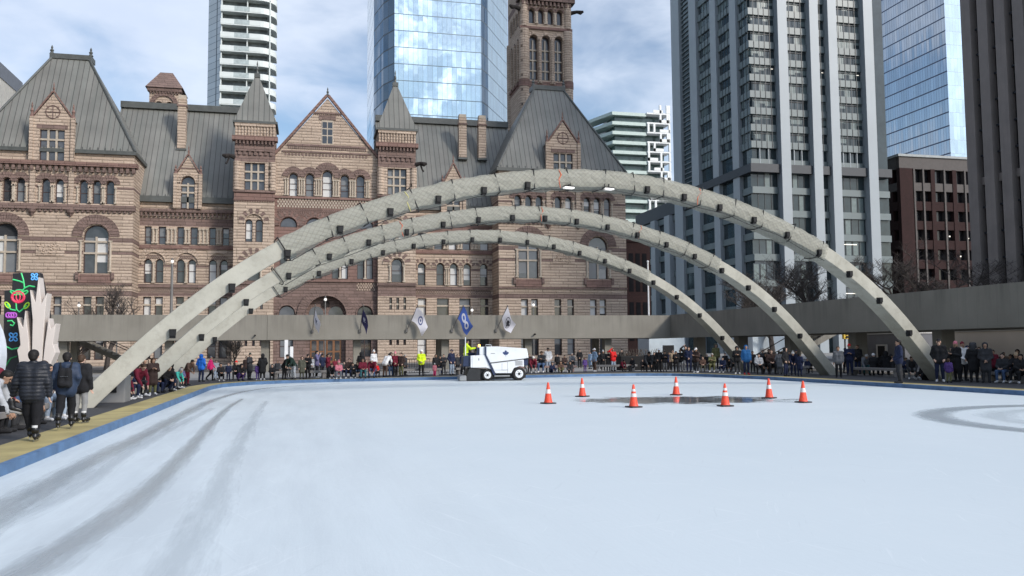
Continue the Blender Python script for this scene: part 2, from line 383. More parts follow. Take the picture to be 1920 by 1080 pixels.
def wing(x0, x1, rects, arched, ground_w, dorm, chim, pairs):
    Y = 108.0; s = Sec('wing', Y)
    for a, b in rects:
        s.win(a, b, 14.5, 16.65, False, 1, (.42,), False, .6, .35)
    xs = []
    for i in range(len(rects)-1):
        a = rects[i][1]; b = rects[i+1][0]; n = 2 if b-a < .95 else 3
        xs += [a+(b-a)*(k+.5)/n for k in range(n)]
    s.shafts(xs, 14.65, 16.3, MU, .11)
    for a, b in arched:
        s.win(a, b, 9.9, 12.75, True, 1, (.5,), False, .6, .4)
        if not pairs: s.hood((a+b)/2, 12.75-(b-a)/2, (b-a)/2+.05, (b-a)/2+.62, T_, n=11, alt=B_)
    if pairs:
        for k in range(0, len(arched), 2):
            c = (arched[k][0]+arched[k+1][1])/2; s.hood(c, 12.2, 1.32, 2.0, T_, n=17, alt=T_); s.checker(c-.8, c+.8, 12.75, 13.2, B_, .2)
            s.shafts([c], 9.95, 12.3, MU, .12)
    else:
        for i in range(1, len(arched)-2): s.shafts([(arched[i][1]+arched[i+1][0])/2-.13, (arched[i][1]+arched[i+1][0])/2+.13], 9.95, 12.0, MU, .1)
    for a, b in ground_w:
        s.win(a, b, 4.6, 8.25, False, 1, (.74,), True, .5, .4); s.win(a-.05, b+.05, .9, 3.7, False, 1, (.5,), False, .5, .4)
    bands = [(16.7, 17.7, R_ if x0 > 0 else B_), (8.3, 8.75, B_), (14.0, 14.45, R_), (11.8, 12.05, B_), (4.0, 4.4, B_)]
    s.wall(x0, x1, .16, 20.0, T_, .5, bands)
    s.course(x0, x1, 18.35, 18.75, .45, B_, 0, 'cornice', .5, .22, .5, B_)
    s.course(x0, x1, 13.95, 14.15, .16, R_); s.course(x0, x1, 9.35, 9.75, .18, B_)
    s.checker(x0+.2, x1-.2, 8.78, 9.3, B_, .22)
    g = s.part('gutter'); g.box(x0, x1, Y-.5, Y+.3, 19.55, 20.25, LE)
    x = x0+.4
    while x < x1: g.box(x, x+.06, Y-.3, Y-.2, 20.25, 20.55, LE); x += .8
    s.done()
    r = MB(); ya, za, yb, zb = Y-.2, 20.2, 116.0, 33.0
    r.quad((x0-4, ya, za), (x1+4, ya, za), (x1+4, yb, zb), (x0-4, yb, zb), RO); r.quad((x0-4, yb, zb), (x1+4, yb, zb), (x1+4, 125, 19), (x0-4, 125, 19), RO)
    o = r.build('roof', HM, hall)
    q = MB(); q.box(x0-4, x1+4, yb-.4, yb+.4, zb-.05, zb+.75, LE); q.build('ridge_cap', HM, o)
    for c in dorm: dormer(*c)
    for cx, cy, w, zl, zt in chim:
        m = MB(); m.box(cx-w, cx+w, cy-w, cy+w, zl, zt, T_); m.box(cx-w-.1, cx+w+.1, cy-w-.1, cy+w+.1, zt-1.0, zt-.8, B_); m.box(cx-w*.9, cx+w*.9, cy-w*.9, cy+w*.9, zt, zt+.45, MU)
        m.box(cx-w-.12, cx+w+.12, cy-w-.14, cy+w, zl-.15, zl+.1, LE); m.build('chimney', HM, hall)
wing(-19.63, -8.7, [(-19.08, -18.31), (-17.54, -16.71), (-15.45, -14.67), (-13.95, -13.1), (-11.82, -11.03), (-10.29, -9.49)],
     [(-19.1, -18.2), (-17.8, -16.9), (-15.45, -14.55), (-14.15, -13.25), (-11.8, -10.9), (-10.5, -9.6)],
     [(-19.1, -18.2), (-17.8, -16.9), (-15.45, -14.55), (-14.15, -13.25), (-11.8, -10.9), (-10.5, -9.6)],
     [(-14.25, 107.4, 1.3, 18.8, 22.9, 25.1, .78, 18.8, 22.7, 2, (.5, .72), True, 4.0, False)], [(-15.75, 112.6, .5, 27.0, 33.5)], True)
wing(12.6, 23.2, [(13.4, 14.49), (15.52, 16.62), (17.38, 18.43), (19.19, 20.24), (21.5, 22.64)],
     [(13.4, 14.4), (15.8, 16.8), (17.55, 18.55), (19.3, 20.3), (21.5, 22.5)], [(13.4, 14.5), (15.86, 17.4), (18.77, 20.24), (21.5, 22.6)],
     [(17.95, 107.4, 1.3, 18.8, 22.9, 25.4, .85, 18.9, 21.7, 2, (.45,), False, 4.0, False)], [(20.0, 112.4, .52, 27.4, 33.0), (22.7, 112.4, .52, 27.4, 33.0)], False)
def turret(xc, lower_single):
    Y = 104.2; hw = 2.3; s = Sec('turret', Y)
    s.win(xc-1.17, xc+1.17, 20.75, 24.0, False, 3, (.36, .68), True, .1, .45)
    if lower_single:
        pass
    for x in (-.58, .58): s.win(xc+x-.42, xc+x+.42, 14.55, 17.25, True, 1, (.5,), False, .7, .4)
    s.hood(xc, 16.75, 1.08, 1.78, T_, n=13, alt=B_)
    s.win(xc-.68, xc+.68, 9.93, 12.85, True, 1, (.5,), False, .4, .4); s.hood(xc, 12.1, .9, 1.75, T_, n=13, alt=B_); s.shafts([xc-.85, xc+.85], 10, 11.9, MU, .12)
    for x in (-.75, .1, .95): s.win(xc+x-.17, xc+x+.17, 6.6, 8.1, False, 1, (.45,), True, 0, .3)
    for x in (-.75, .1, .95): s.win(xc+x-.17, xc+x+.17, 2.3, 3.7, False, 1, (), False, 0, .3)
    bands = [(24.1, 26.6, B_), (19.6, 20.5, R_), (8.25, 9.6, B_), (4.0, 4.4, B_)]
    s.wall(xc-hw, xc+hw, .16, 28.7, T_, .5, bands); s.sides(xc-hw, xc+hw, .16, 28.7, 109, T_, bands)
    s.mb.quad((xc+hw, 109, 20), (xc-hw, 109, 20), (xc-hw, 109, 28.7), (xc+hw, 109, 28.7), T_)
    s.course(xc-hw, xc+hw, 26.6, 27.15, .4, R_, .3, 'cornice', .42, .2, .4, B_)
    s.course(xc-hw+.3, xc+hw-.3, 25.35, 25.55, .2, B_, 0, corb=.6, cw=.3, ch=.45)
    s.course(xc-hw, xc+hw, 20.45, 20.7, .18, B_, .1); s.course(xc-hw, xc+hw, 19.45, 19.62, .12, R_, .05, corb=.28, cw=.12, ch=.14)
    s.course(xc-hw, xc+hw, 9.55, 9.85, .2, B_, .1)
    p = s.part('parapet'); x = xc-hw+.05
    for k in range(13): X = xc-hw+.06+k*(2*hw-.3)/12; p.box(X, X+.16, Y-.16, Y-.003, 27.2, 28.35, T_)
    p.box(xc-hw-.02, xc+hw+.02, Y-.2, Y+.1, 28.36, 28.7, T_)
    for sx in (-1, 1):
        c = s.part('corner_shaft'); c.tube([(xc+sx*(hw-.28), Y+.1, 20.7), (xc+sx*(hw-.28), Y+.1, 24.1)], .42, 12, T_)
    r = s.part('roof'); r.box(xc-hw-.25, xc+hw+.25, Y-.25, 109.2, 28.72, 29.0, LE)
    r.rect_frus(xc-hw-.12, xc+hw+.12, Y-.12, 109.1, 29.0, xc-.28, xc+.28, 106.4, 107.0, 35.0, RO); r.box(xc-.34, xc+.34, 106.3, 107.1, 35.0, 35.5, LE)
    finial(r, xc, 106.7, 35.5, 1.7, .2, LE)
    g = s.part('gargoyle'); sx = -1 if xc < 0 else 1
    g.tube([(xc+sx*hw, Y+.2, 24.6), (xc+sx*(hw+.6), Y-.1, 24.75), (xc+sx*(hw+1.0), Y-.3, 24.6), (xc+sx*(hw+1.35), Y-.4, 24.7)], [.3, .22, .3, .12], 8, D_)
    g.tube([(xc+sx*(hw+.6), Y-.1, 24.5), (xc+sx*(hw+.8), Y-.2, 23.9), (xc+sx*(hw+.95), Y-.25, 23.7)], [.12, .1, .12], 6, D_)
    s.done()
turret(-6.4, False); turret(10.4, True)
def entrance():
    Y = 105.0; s = Sec('entrance_gable', Y); x0, x1 = -4.1, 8.1; xc = 2.0; zsh = 25.2; zap = 32.5; hw = 6.1
    for x, top in ((-1.98, 23.1), (-.06, 23.1), (2.02, 23.55), (4.1, 23.1), (6.0, 23.1)):
        w = .5 if top < 23.2 else .6
        s.win(x-w, x+w, 20.3, top, True, 1, (.3, .55), False, .75, .4); s.hood(x, top-w, w+.08, w+.78 if w < .55 else w+1.0, B_, a0=.1, a1=PI-.1)
    s.shafts([q for x in (-1.0, 1.0, 3.05, 5.05) for q in (x-.28, x, x+.28)]+[-2.9, -2.65, 6.75, 7.0], 20.4, 22.3, MU, .1)
    for x in (-2.5, .5, 3.6, 6.6):
        s.win(x-.98, x+.98, 16.5, 17.7, True, 1, (), False, 0, .25); s.hood(x, 16.72, 1.05, 1.75, R_, alt=B_)
        for q in (-.55, .55): s.win(x+q-.42, x+q+.42, 10.35, 13.9, False, 1, (.5, .8), False, .6, .4)
    s.shafts([-2.5, .5, 3.6, 6.6], 10.4, 13.9, MU, .12)
    bands = [(8.9, 9.95, B_), (10.0, 16.3, R_), (16.3, 17.9, R_), (17.9, 20.1, R_), (.16, 8.9, B_)]
    s.holes.append((xc-2.35, xc+2.35, .2, 8.25, True))
    for x in (-2.6, 6.6): s.win(x-.95, x+.95, 4.5, 7.1, True, 1, (.45,), False, .2, .5); s.hood(x, 6.15, 1.0, 1.85, B_); s.win(x-.8, x+.8, .9, 3.6, False, 2, (.5,), False, .6, .45)
    s.hood(xc, 5.9, 2.4, 3.4, B_, pr=.3)
    s.wall(x0, x1, .16, zsh, T_, .9, bands)
    d = s.part('door_recess'); d.box(xc-2.4, xc+2.4, Y+.9, Y+1.0, .16, 8.4, B_)
    for x in (-1.15, 1.15):
        d.add([(xc+x-.85, Y+.88, 5.2), (xc+x+.85, Y+.88, 5.2)]+[(xc+x+.85*math.cos(PI*k/10), Y+.88, 6.2+.85*math.sin(PI*k/10)) for k in range(11)], [tuple(range(13))], G_)
    d.tube([(xc, Y+.6, 7.35), (xc, Y+.9, 7.35)], .42, 14, D_)
    s.mb.add([(x0, Y, zsh), (x1, Y, zsh), (xc, Y, zap)], [(0, 1, 2)], T_)
    w = s.part('window'); w.box(1.3, 2.7, Y-.02, Y-.003, 26.8, 29.8, MU)
    for i in range(2):
        for j in range(3):
            a = 1.4+i*.66; z = 26.9+[0, 1.05, 1.9][j]; w.box(a, a+.54, Y-.028, Y-.021, z, z+[.92, .72, .75][j], G_)
    s.course(1.0, 3.0, 29.82, 30.35, .08, B_); s.course(.2, 3.8, 30.55, 30.75, .1, B_, 0, corb=.25, cw=.1, ch=.15)
    s.course(-2.7, 6.7, 26.45, 26.7, .12, B_, 0, corb=.24, cw=.11, ch=.35); s.course(-3.3, 7.3, 25.65, 25.85, .12, B_); s.checker(-3.0, 7.0, 25.25, 25.62, B_, .4)
    s.course(x0, x1, 20.0, 20.25, .2, R_); s.course(x0, x1, 9.98, 10.3, .22, R_)
    s.checker(x0+.3, x1-.3, 18.9, 19.9, MU, .34, .05); s.checker(x0+.3, x1-.3, 17.95, 18.8, B_, .26, .05); s.checker(x0+.3, -1.6, 8.95, 9.9, T_, .3); s.checker(5.6, x1-.3, 8.95, 9.9, T_, .3)
    c = s.part('coping')
    for sg in (-1, 1):
        a = Vector((xc+sg*(hw+.2), Y-.2, zsh-.2)); b = Vector((xc, Y-.2, zap+.25)); dd = (b-a).normalized(); nn = Vector((-dd.z, 0, dd.x))*.3*(1 if sg < 0 else -1)
        q = [a, b, b+nn, a+nn]; c.prism(q if sg < 0 else q[::-1], (0, .5, 0), R_)
    f = s.part('finial'); finial(f, xc, Y, zap+.4, 1.0, .2, LE)
    r = s.part('roof')
    r.quad((x0-.1, Y+.2, zsh), (xc, Y+.2, zap), (xc, 117, zap), (x0-.1, 117, zsh), RO); r.quad((x1+.1, Y+.2, zsh), (x1+.1, 117, zsh), (xc, 117, zap), (xc, Y+.2, zap), RO)
    o = s.done()
    WD = M('oak_door', (.19, .085, .035), .5, vs=4, var=.2)
    for x in (-.95, .95):
        m = MB(); m.box(xc+x-.88, xc+x+.88, Y+.8, Y+.88, .2, 3.3, 0)
        for i in (-1, 1):
            for z, h in ((.5, 1.0), (1.7, 1.2)): m.box(xc+x+i*.42-.28, xc+x+i*.42+.28, Y+.77, Y+.79, z, z+h, 1)
        m.build('door', [WD, GLS], hall)
entrance()
def clock_tower():
    x0, x1, Y, yb = 29.75, 37.4, 118.0, 126.1; s = Sec('clock_tower', Y)
    for a in (31.64, 33.5, 35.46):
        s.win(a-.62, a+.62, 40.9, 47.6, True, 2, (.22, .45, .68), True, 0, .7)
        s.hood(a, 46.98, .66, 1.05, T_)
    for a in (31.4, 32.8, 34.24, 35.66): s.win(a-.43, a+.43, 49.3, 51.6, True, 1, (), False, 0, .6); s.hood(a, 51.17, .48, .8, B_, n=9)
    s.shafts([32.1, 33.52, 34.95], 49.35, 50.9, MU, .16); s.shafts([32.57, 34.48], 40.4, 46.9, T_, .26)
    bands = [(39.9, 40.7, R_), (52.3, 53.2, B_)]
    s.wall(x0, x1, 20, 56, T_, .8, bands); s.sides(x0, x1, 20, 56, yb, T_, bands)
    s.mb.quad((x0, Y, 56), (x1, Y, 56), (x1, yb, 56), (x0, yb, 56), LE); s.mb.quad((x1, yb, 20), (x0, yb, 20), (x0, yb, 56), (x1, yb, 56), T_)
    s.course(x0, x1, 48.4, 48.8, .25, R_, .15); s.course(x0, x1, 39.7, 40.0, .2, R_, .1); s.course(x0, x1, 52.6, 53.2, .6, B_, .5, 'cornice', .6, .3, .6)
    for sx, X in ((-1, x0), (1, x1)):
        c = s.part('corner_shaft'); c.tube([(X-sx*.5, Y+.2, 20), (X-sx*.5, Y+.2, 48.4)], .75, 14, T_); c.tube([(X-sx*.5, Y+.2, 39.8), (X-sx*.5, Y+.2, 40.8)], .82, 14, R_); c.tube([(X-sx*.5, Y+.2, 48.8), (X-sx*.5, Y+.2, 52.6)], .6, 12, T_)
    c = s.part('corner_shaft'); c.tube([(x0+.4, yb-.5, 20), (x0+.4, yb-.5, 48.4)], .75, 14, T_)
    for k in range(3):                            # openings on the side wall
        w = s.part('window'); y = Y+2.0+k*2.0
        o = [(x0-.02, y+.6, 40.9), (x0-.02, y-.6, 40.9)]+[(x0-.02, y-.6*math.cos(PI*q/8), 46.9+.6*math.sin(PI*q/8)) for q in range(9)]; w.add(o, [tuple(range(len(o)))], D_)
        w.box(x0-.3, x0-.03, y-.85, y-.65, 40.8, 47, T_); w.box(x0-.25, x0-.02, y-.7, y+.7, 40.4, 40.8, R_)
    for k in range(4):
        w = s.part('window'); y = Y+1.6+k*1.6; w.box(x0-.03, x0-.02, y-.42, y+.42, 49.3, 51.3, D_); w.box(x0-.2, x0-.031, y-.75, y-.55, 49.2, 51.6, T_)
    for X, y, dx in ((x0, Y+.3, -1), (x1, Y+.3, 1)):
        g = s.part('gargoyle'); g.tube([(X, y, 51.4), (X+dx*.9, y-.5, 51.5), (X+dx*1.4, y-.7, 51.35), (X+dx*1.8, y-.9, 51.5)], [.34, .25, .34, .15], 8, D_)
    s.done()
clock_tower()
def belfry():
    x0, x1, Y, yb = -22.4, -18.3, 128.0, 132.1; s = Sec('belfry', Y)
    for a in (-21.1, -19.7): s.win(a-.42, a+.42, 34.0, 37.4, True, 1, (.62,), True, 0, .6)
    s.hood(-20.4, 36.9, 1.3, 1.9, B_)
    s.wall(x0, x1, 28, 39, T_, .6, [(36.2, 36.6, B_)]); s.sides(x0, x1, 28, 39, yb, T_)
    s.course(x0, x1, 38.8, 39.3, .3, B_, .25, 'cornice', .4, .2, .3)
    r = s.part('roof'); r.rect_frus(x0-.5, x1+.5, Y-.5, yb+.5, 39.3, x0+1.2, x1-1.2, Y+1.3, yb-1.3, 42.0, B_)
    s.done()
belfry()
# ================================================================ towers beyond the hall
TR = random.Random(11)
def mirror_glass(name, tint, pw, ph, x0=0.0, z0=0.0, line=(.05, .07, .09), lw=.05, lh=.09, tilt=.035, wav=.05, metal=.85, rough=.03, axis='x', tintvar=.25):
    t = NT(name); co = t.coords(); x, y, z = t.sep(co); h = t.math('ADD', x, y) if axis == 'xy' else (x if axis == 'x' else y)
    u = t.math('DIVIDE', h, pw); v = t.math('DIVIDE', z, ph); iu = t.math('FLOOR', u); iv = t.math('FLOOR', v); fu = t.math('FRACT', u); fv = t.math('FRACT', v)
    wn = t.new('ShaderNodeTexWhiteNoise', noise_dimensions='2D'); t.link(t.comb(iu, iv, 0.0), wn.inputs['Vector'])
    c = t.mix(t.math('MULTIPLY', wn.outputs['Value'], tintvar), tint, sc(tint, .35))
    ln = t.math('MAXIMUM', t.math('LESS_THAN', fu, lw), t.math('LESS_THAN', fv, lh))
    t.base(t.mix(ln, c, line)); t.set(Metallic=t.math('MULTIPLY', t.math('SUBTRACT', 1.0, ln), metal), Roughness=t.math('ADD', t.math('MULTIPLY', ln, .5), rough))
    geo = t.new('ShaderNodeNewGeometry'); nz = t.new('ShaderNodeTexNoise'); nz.inputs['Scale'].default_value = .085; nz.inputs['Detail'].default_value = 4; t.link(co, nz.inputs['Vector'])
    def vm(op, a, b):
        n = t.new('ShaderNodeVectorMath', operation=op)
        for i, q in enumerate((a, b)):
            if hasattr(q, 'links'): t.link(q, n.inputs[i])
            elif isinstance(q, tuple): n.inputs[i].default_value = q
            else: n.inputs['Scale'].default_value = q
        return n.outputs[0]
    d1 = vm('SCALE', vm('SUBTRACT', wn.outputs['Color'], (.5, .5, .5)), tilt*2); d2 = vm('SCALE', vm('SUBTRACT', nz.outputs['Color'], (.5, .5, .5)), wav*2)
    nn = t.new('ShaderNodeVectorMath', operation='NORMALIZE'); t.link(vm('ADD', vm('ADD', geo.outputs['Normal'], d1), d2), nn.inputs[0]); t.link(nn.outputs[0], t.b.inputs['Normal'])
    MATS[name] = t.mat; return t.mat
DGL = glass_mat('dark_office_glass', (.028, .042, .047), .06, .55, .5, .6)
# ---- mirrored tower behind the turrets
g = thing('mirror_tower', 'tall pale blue mirrored glass tower reflecting white clouds behind the right hand turret', 'office tower', (40, 262, .16))
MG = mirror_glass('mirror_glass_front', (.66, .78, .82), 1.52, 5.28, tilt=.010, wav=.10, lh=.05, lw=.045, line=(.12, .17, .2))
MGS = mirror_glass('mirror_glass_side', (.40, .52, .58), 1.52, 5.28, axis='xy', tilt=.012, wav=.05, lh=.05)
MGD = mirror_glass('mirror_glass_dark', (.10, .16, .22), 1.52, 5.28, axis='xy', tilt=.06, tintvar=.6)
def facade(parent, name, pts, z0, z1, mat):
    m = MB()
    for i in range(len(pts)-1):
        (xa, ya), (xb, yb) = pts[i], pts[i+1]; m.quad((xa, ya, z0), (xb, yb, z0), (xb, yb, z1), (xa, ya, z1))
    return m.build(name, mat, parent)
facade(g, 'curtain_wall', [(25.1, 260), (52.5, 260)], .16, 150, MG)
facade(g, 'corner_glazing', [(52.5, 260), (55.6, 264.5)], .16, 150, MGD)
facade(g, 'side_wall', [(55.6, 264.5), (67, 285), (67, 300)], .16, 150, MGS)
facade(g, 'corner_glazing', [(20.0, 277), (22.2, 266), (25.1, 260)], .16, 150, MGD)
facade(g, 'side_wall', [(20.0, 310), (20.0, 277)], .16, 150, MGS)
m = MB(); m.add([(25.1, 260, 150), (52.5, 260, 150), (67, 285, 150), (67, 310, 150), (20, 310, 150)], [(0, 1, 2, 3, 4)]); m.quad((67, 310, 0), (20, 310, 0), (20, 310, 150), (67, 310, 150)); m.build('roof', DGL, g)
# ---- white balcony condominium
g = thing('condominium_tower', 'slim white condominium tower with stacked rounded balconies behind the left turret', 'apartment tower', (-15, 212, .16))
WHT = M('balcony_white', (.62, .66, .64), .6, var=.06, vs=.4); CGL = mirror_glass('condo_glass', (.52, .57, .58), 1.1, 1.62, axis='xy', lw=.08, lh=.06, tilt=.02, metal=.15, rough=.15)
facade(g, 'side_glazing', [(-24.6, 216), (-21.2, 211.2)], .16, 104, CGL)
m = MB(); m.box(-21.2, -10.5, 212, 226, .16, 104); m.build('core', M('condo_recess', (.14, .16, .16), .3, var=.5, vs=.6), g)
def arc_outline(x0, x1, y0, r, n=8):
    return [(x0, y0+3), (x0, y0)]+[(x1-r+r*math.sin(PI/2*k/n), y0+r-r*math.cos(PI/2*k/n)) for k in range(n+1)]+[(x1, y0+7)]
RAIL = glass_mat('balcony_rail_glass', (.40, .45, .44), .1, .5, .4, 1.5)
for k in range(29):
    z = 8+k*3.26; m = MB(); o = arc_outline(-21.2, -8.35, 209.8, 3.6)
    bulge = 0.0
    a = [(x, y, z) for x, y in o]; b = [(x, y, z+.26) for x, y in o]; n = len(o)
    m.add(a+b, [tuple(range(n)), tuple(range(2*n-1, n-1, -1))]+[(i, i+1, n+i+1, n+i) for i in range(n-1)], 0)
    for i in range(n-1):                          # parapet, solid at the ends and glazed in the middle
        (xa, ya), (xb, yb) = o[i], o[i+1]; mm = 0
        if i == 1:
            for f0, f1, mm in ((0, .34, 0), (.34, .72, 1), (.72, 1, 0)):
                X0 = xa+(xb-xa)*f0; X1 = xa+(xb-xa)*f1; m.box(X0, X1, ya-.04, ya+.12, z+.26, z+1.45, mm)
        else: m.add([(xa, ya, z+.26), (xb, yb, z+.26), (xb, yb, z+1.45), (xa, ya, z+1.45)], [(0, 1, 2, 3)], 0)
    for X in (-21.1, -15.2, -9.9): m.box(X, X+.25, 210.3, 212, z+.26, z+3.26, 0)
    m.build('balcony', [WHT, RAIL], g)
# ---- green slab tower with white lattice
g = thing('terraced_tower', 'mid height tower of mint balcony slabs with a white staggered lattice along one side', 'apartment tower', (118, 305, .16))
MINT = M('mint_slab', (.45, .54, .51), .5, var=.08); LATT = M('lattice_white', (.74, .76, .76), .6, var=.04)
m = MB(); m.box(112.6, 124.8, 302, 330, .16, 90); m.box(124.8, 133, 303, 330, .16, 90); m.build('core', M('green_glazing', (.07, .11, .105), .12, var=.5, vs=.5), g)
for k in range(26):
    z = 89.6-k*3.72
    if z < 4: break
    m = MB(); o = [(98, 338), (111, 300), (124.7, 300), (124.7, 306), (114, 306), (104, 338)]
    m.prism([(x, y, z) for x, y in o], (0, 0, .5)); m.prism([(x, y, z+.5) for x, y in [(98, 338), (111, 300), (124.7, 300), (124.7, 300.2), (111.1, 300.2), (98.3, 338)]], (0, 0, .75))
    m.build('balcony', MINT, g)
for k in range(26):
    z = 90.5-k*3.72
    if z < 4: break
    m = MB(); m.box(124.8, 134.2, 299.5, 305, z, z+.55)
    for X in TR.sample([125.0, 127.4, 130.0, 132.8], 2)+[133.6]: m.box(X, X+.75, 299.4, 300.2, z+.55, z+3.72)
    a = TR.choice([125.0, 127.4, 130]); m.box(a, a+4.0, 299.4, 299.9, z+.55, z+1.7)
    m.build('lattice_bay', LATT, g)
# ---- grey office tower with pale piers
g = thing('pier_office_tower', 'dark glass office tower with pale steel grey piers and a collar above its podium', 'office tower', (112, 180, .16))
PIER = M('steel_pier', (.29, .325, .35), .45, var=.05, vs=.15); COLR = M('collar_grey', (.022, .027, .036), .5); SPND = M('spandrel_grey', (.125, .155, .16), .35, var=.08, vs=.3)
WB = M('office_blind', (.125, .165, .165), .3, var=.2); LIT = E_('office_ceiling_light', (1, .93, .8), .6)
m = MB(); m.box(96.2, 131, 170.9, 212, .16, 120); m.build('core', DGL, g)
PX = [(102.2, 104.5), (110.3, 112.5), (115.0, 117.2), (124.35, 126.75)]
bays = [(95.65, 102.2), (104.5, 110.3), (112.5, 115.0), (117.2, 124.35)]
PYL = [(174.6, 178.4), (184.5, 188.3), (195.2, 200.0)]; ybays = [(178.4, 184.5), (188.3, 195.2), (170.0, 174.6)]
for a, b in PX:
    m = MB(); m.box(a, b, 168.6, 171.4, .16, 120); m.build('pier', PIER, g)
for a, b in PYL+[(205.2, 211.0)]:
    m = MB(); m.box(95.2, 96.8, a+.4, b-.4, .16, 120); m.build('pier', PIER, g)
m = MB(); m.box(127, 130.5, 171.3, 172.5, 41, 120); m.build('louvre_bay', DGL, g)
m = MB(); m.box(95.9, 96.3, 200, 205.2, .16, 120); m.build('louvre_bay', DGL, g)
m = MB(); m.box(94.9, 130.8, 169.2, 200, 40.4, 42.3); m.build('collar', COLR, g)
floors = [47.6+3.81*k for k in range(18)]
for fi, z in enumerate(floors):
    m = MB()
    m.prism([(95.7, 200, z-1.55), (95.7, 170.1, z-1.55), (126.7, 170.1, z-1.55), (126.7, 170.9, z-1.55), (96.2, 170.9, z-1.55), (96.2, 200, z-1.55)], (0, 0, 1.55))
    m.build('spandrel', SPND, g)
    if z > 86: continue
    for a, b in bays+[None]*0:
        n = max(2, round((b-a)/1.35)); m = MB(); m.quad((a, 170.6, z), (b, 170.6, z), (b, 170.6, z+2.26), (a, 170.6, z+2.26), 0)
        for q in range(n):
            X0 = a+(b-a)*q/n; X1 = a+(b-a)*(q+1)/n; r = TR.random()
            if r < .5: lo = z+TR.choice([.05, .6, 1.1, 1.5]); m.quad((X0+.04, 170.58, lo), (X1-.04, 170.58, lo), (X1-.04, 170.58, z+2.2), (X0+.04, 170.58, z+2.2), 1)
            if fi == 4 and r > .5: m.box(X0+.3, X1-.4, 170.5, 170.57, z+1.5, z+1.62, 3)
            if q: m.box(X0-.05, X0+.05, 170.0, 170.06, z-1.55, z+2.2, 2)
        m.box(a, b, 170.4, 170.56, z+1.78, z+1.86, 2)
        m.build('window', [DGL, WB, M('mullion_dark', (.04, .045, .05), .4), LIT], g)
    for a, b in ybays:
        n = max(2, round((b-a)/1.6)); m = MB(); m.quad((96.1, b, z), (96.1, a, z), (96.1, a, z+2.26), (96.1, b, z+2.26), 0)
        for q in range(n):
            Y0 = a+(b-a)*q/n; Y1 = a+(b-a)*(q+1)/n
            if TR.random() < .45: m.quad((96.07, Y1-.05, z+TR.choice([.1, .9])), (96.07, Y0+.05, z+.5), (96.07, Y0+.05, z+2.2), (96.07, Y1-.05, z+2.2), 1)
            if q: m.box(95.62, 95.74, Y0-.05, Y0+.05, z-1.55, z+2.2, 2)
        m.build('window', [DGL, WB, M('mullion_dark', (.04, .045, .05), .4)], g)
m = MB()
for k in range(46):
    z = 43+k*1.25; m.box(127, 130.5, 171.1, 171.3, z, z+.12, 0); m.box(95.6, 95.9, 200, 205.2, z, z+.2, 0)
m.build('louvre_blade', [M('louvre_blade', (.16, .18, .19), .4)], g)
for a, b in bays:                                 # tall recess under the first office floor
    n = max(2, round((b-a)/1.9))
    for q in range(1, n): m = MB(); X = a+(b-a)*q/n; m.box(X-.09, X+.09, 170.3, 170.7, 42.3, 46.05); m.build('recess_fin', PIER, g)
    m = MB(); m.box(a, b, 170.35, 170.75, 42.3, 43.6); m.build('spandrel', SPND, g)
for z in (35.8, 30.6, 25.5, 20.7, 15.0, 9.5):     # podium floors
    m = MB(); m.prism([(95.72, 238, z), (95.72, 170.2, z), (130.8, 170.2, z), (130.8, 170.9, z), (96.25, 170.9, z), (96.25, 238, z)], (0, 0, 1.5)); m.build('spandrel', SPND, g)
    for i, (a, b) in enumerate(bays):
        m = MB(); m.quad((a, 170.7, z+1.5), (b, 170.7, z+1.5), (b, 170.7, z+5.1), (a, 170.7, z+5.1), 0)
        for q in range(4):
            if TR.random() < .3: X = a+(b-a)*(q+.1)/4; m.box(X, X+(b-a)*.17, 170.66, 170.69, z+1.6, z+4.9, 1)
        if i == 3 and z < 21: m.box(a+.6, b-2.5, 170.6, 170.66, z+4.0, z+4.14, 3)
        for q in (1, 2, 3): X = a+(b-a)*q/4; m.box(X-.05, X+.05, 170.6, 170.68, z+1.5, z+5.1, 2)
        m.build('podium_window', [DGL, WB, M('mullion_dark', (.04, .045, .05), .4), LIT], g)
m = MB(); m.box(96.3, 131, 212, 238, .16, 37.5); m.build('podium', DGL, g)
for a, b in ((213, 216.5), (223, 226)): m = MB(); m.box(94.6, 96.5, a, b, .16, 37.4); m.build('pier', PIER, g)
m = MB(); m.box(95.3, 131, 200.2, 239, 37.5, 41.2); m.build('podium_parapet', COLR, g)
# ---- sharp edged blue glass tower
g = thing('blue_glass_tower', 'sharp edged blue glass tower with dark slanting floor lines between grey piers and brown slabs', 'office tower', (233, 275, .16))
BG1 = mirror_glass('blue_glass_left', (.50, .53, .56), 1.35, 5.05, axis='xy', line=(.05, .07, .13), lw=.07, lh=.1, tilt=.012, wav=.015)
BG2 = mirror_glass('blue_glass_front', (.40, .50, .57), 1.35, 5.05, line=(.3, .38, .45), lw=.05, lh=.03, tilt=.01, wav=.02, tintvar=.12)
facade(g, 'side_wall', [(225.9, 300), (225.9, 260)], .16, 175, BG1)
facade(g, 'front_wall', [(225.9, 260), (245, 260)], .16, 175, BG2)
m = MB(); m.quad((245, 260, 0), (245, 300, 0), (245, 300, 175), (245, 260, 175)); m.quad((225.9, 260, 175), (245, 260, 175), (245, 300, 175), (225.9, 300, 175)); m.build('roof', DGL, g)
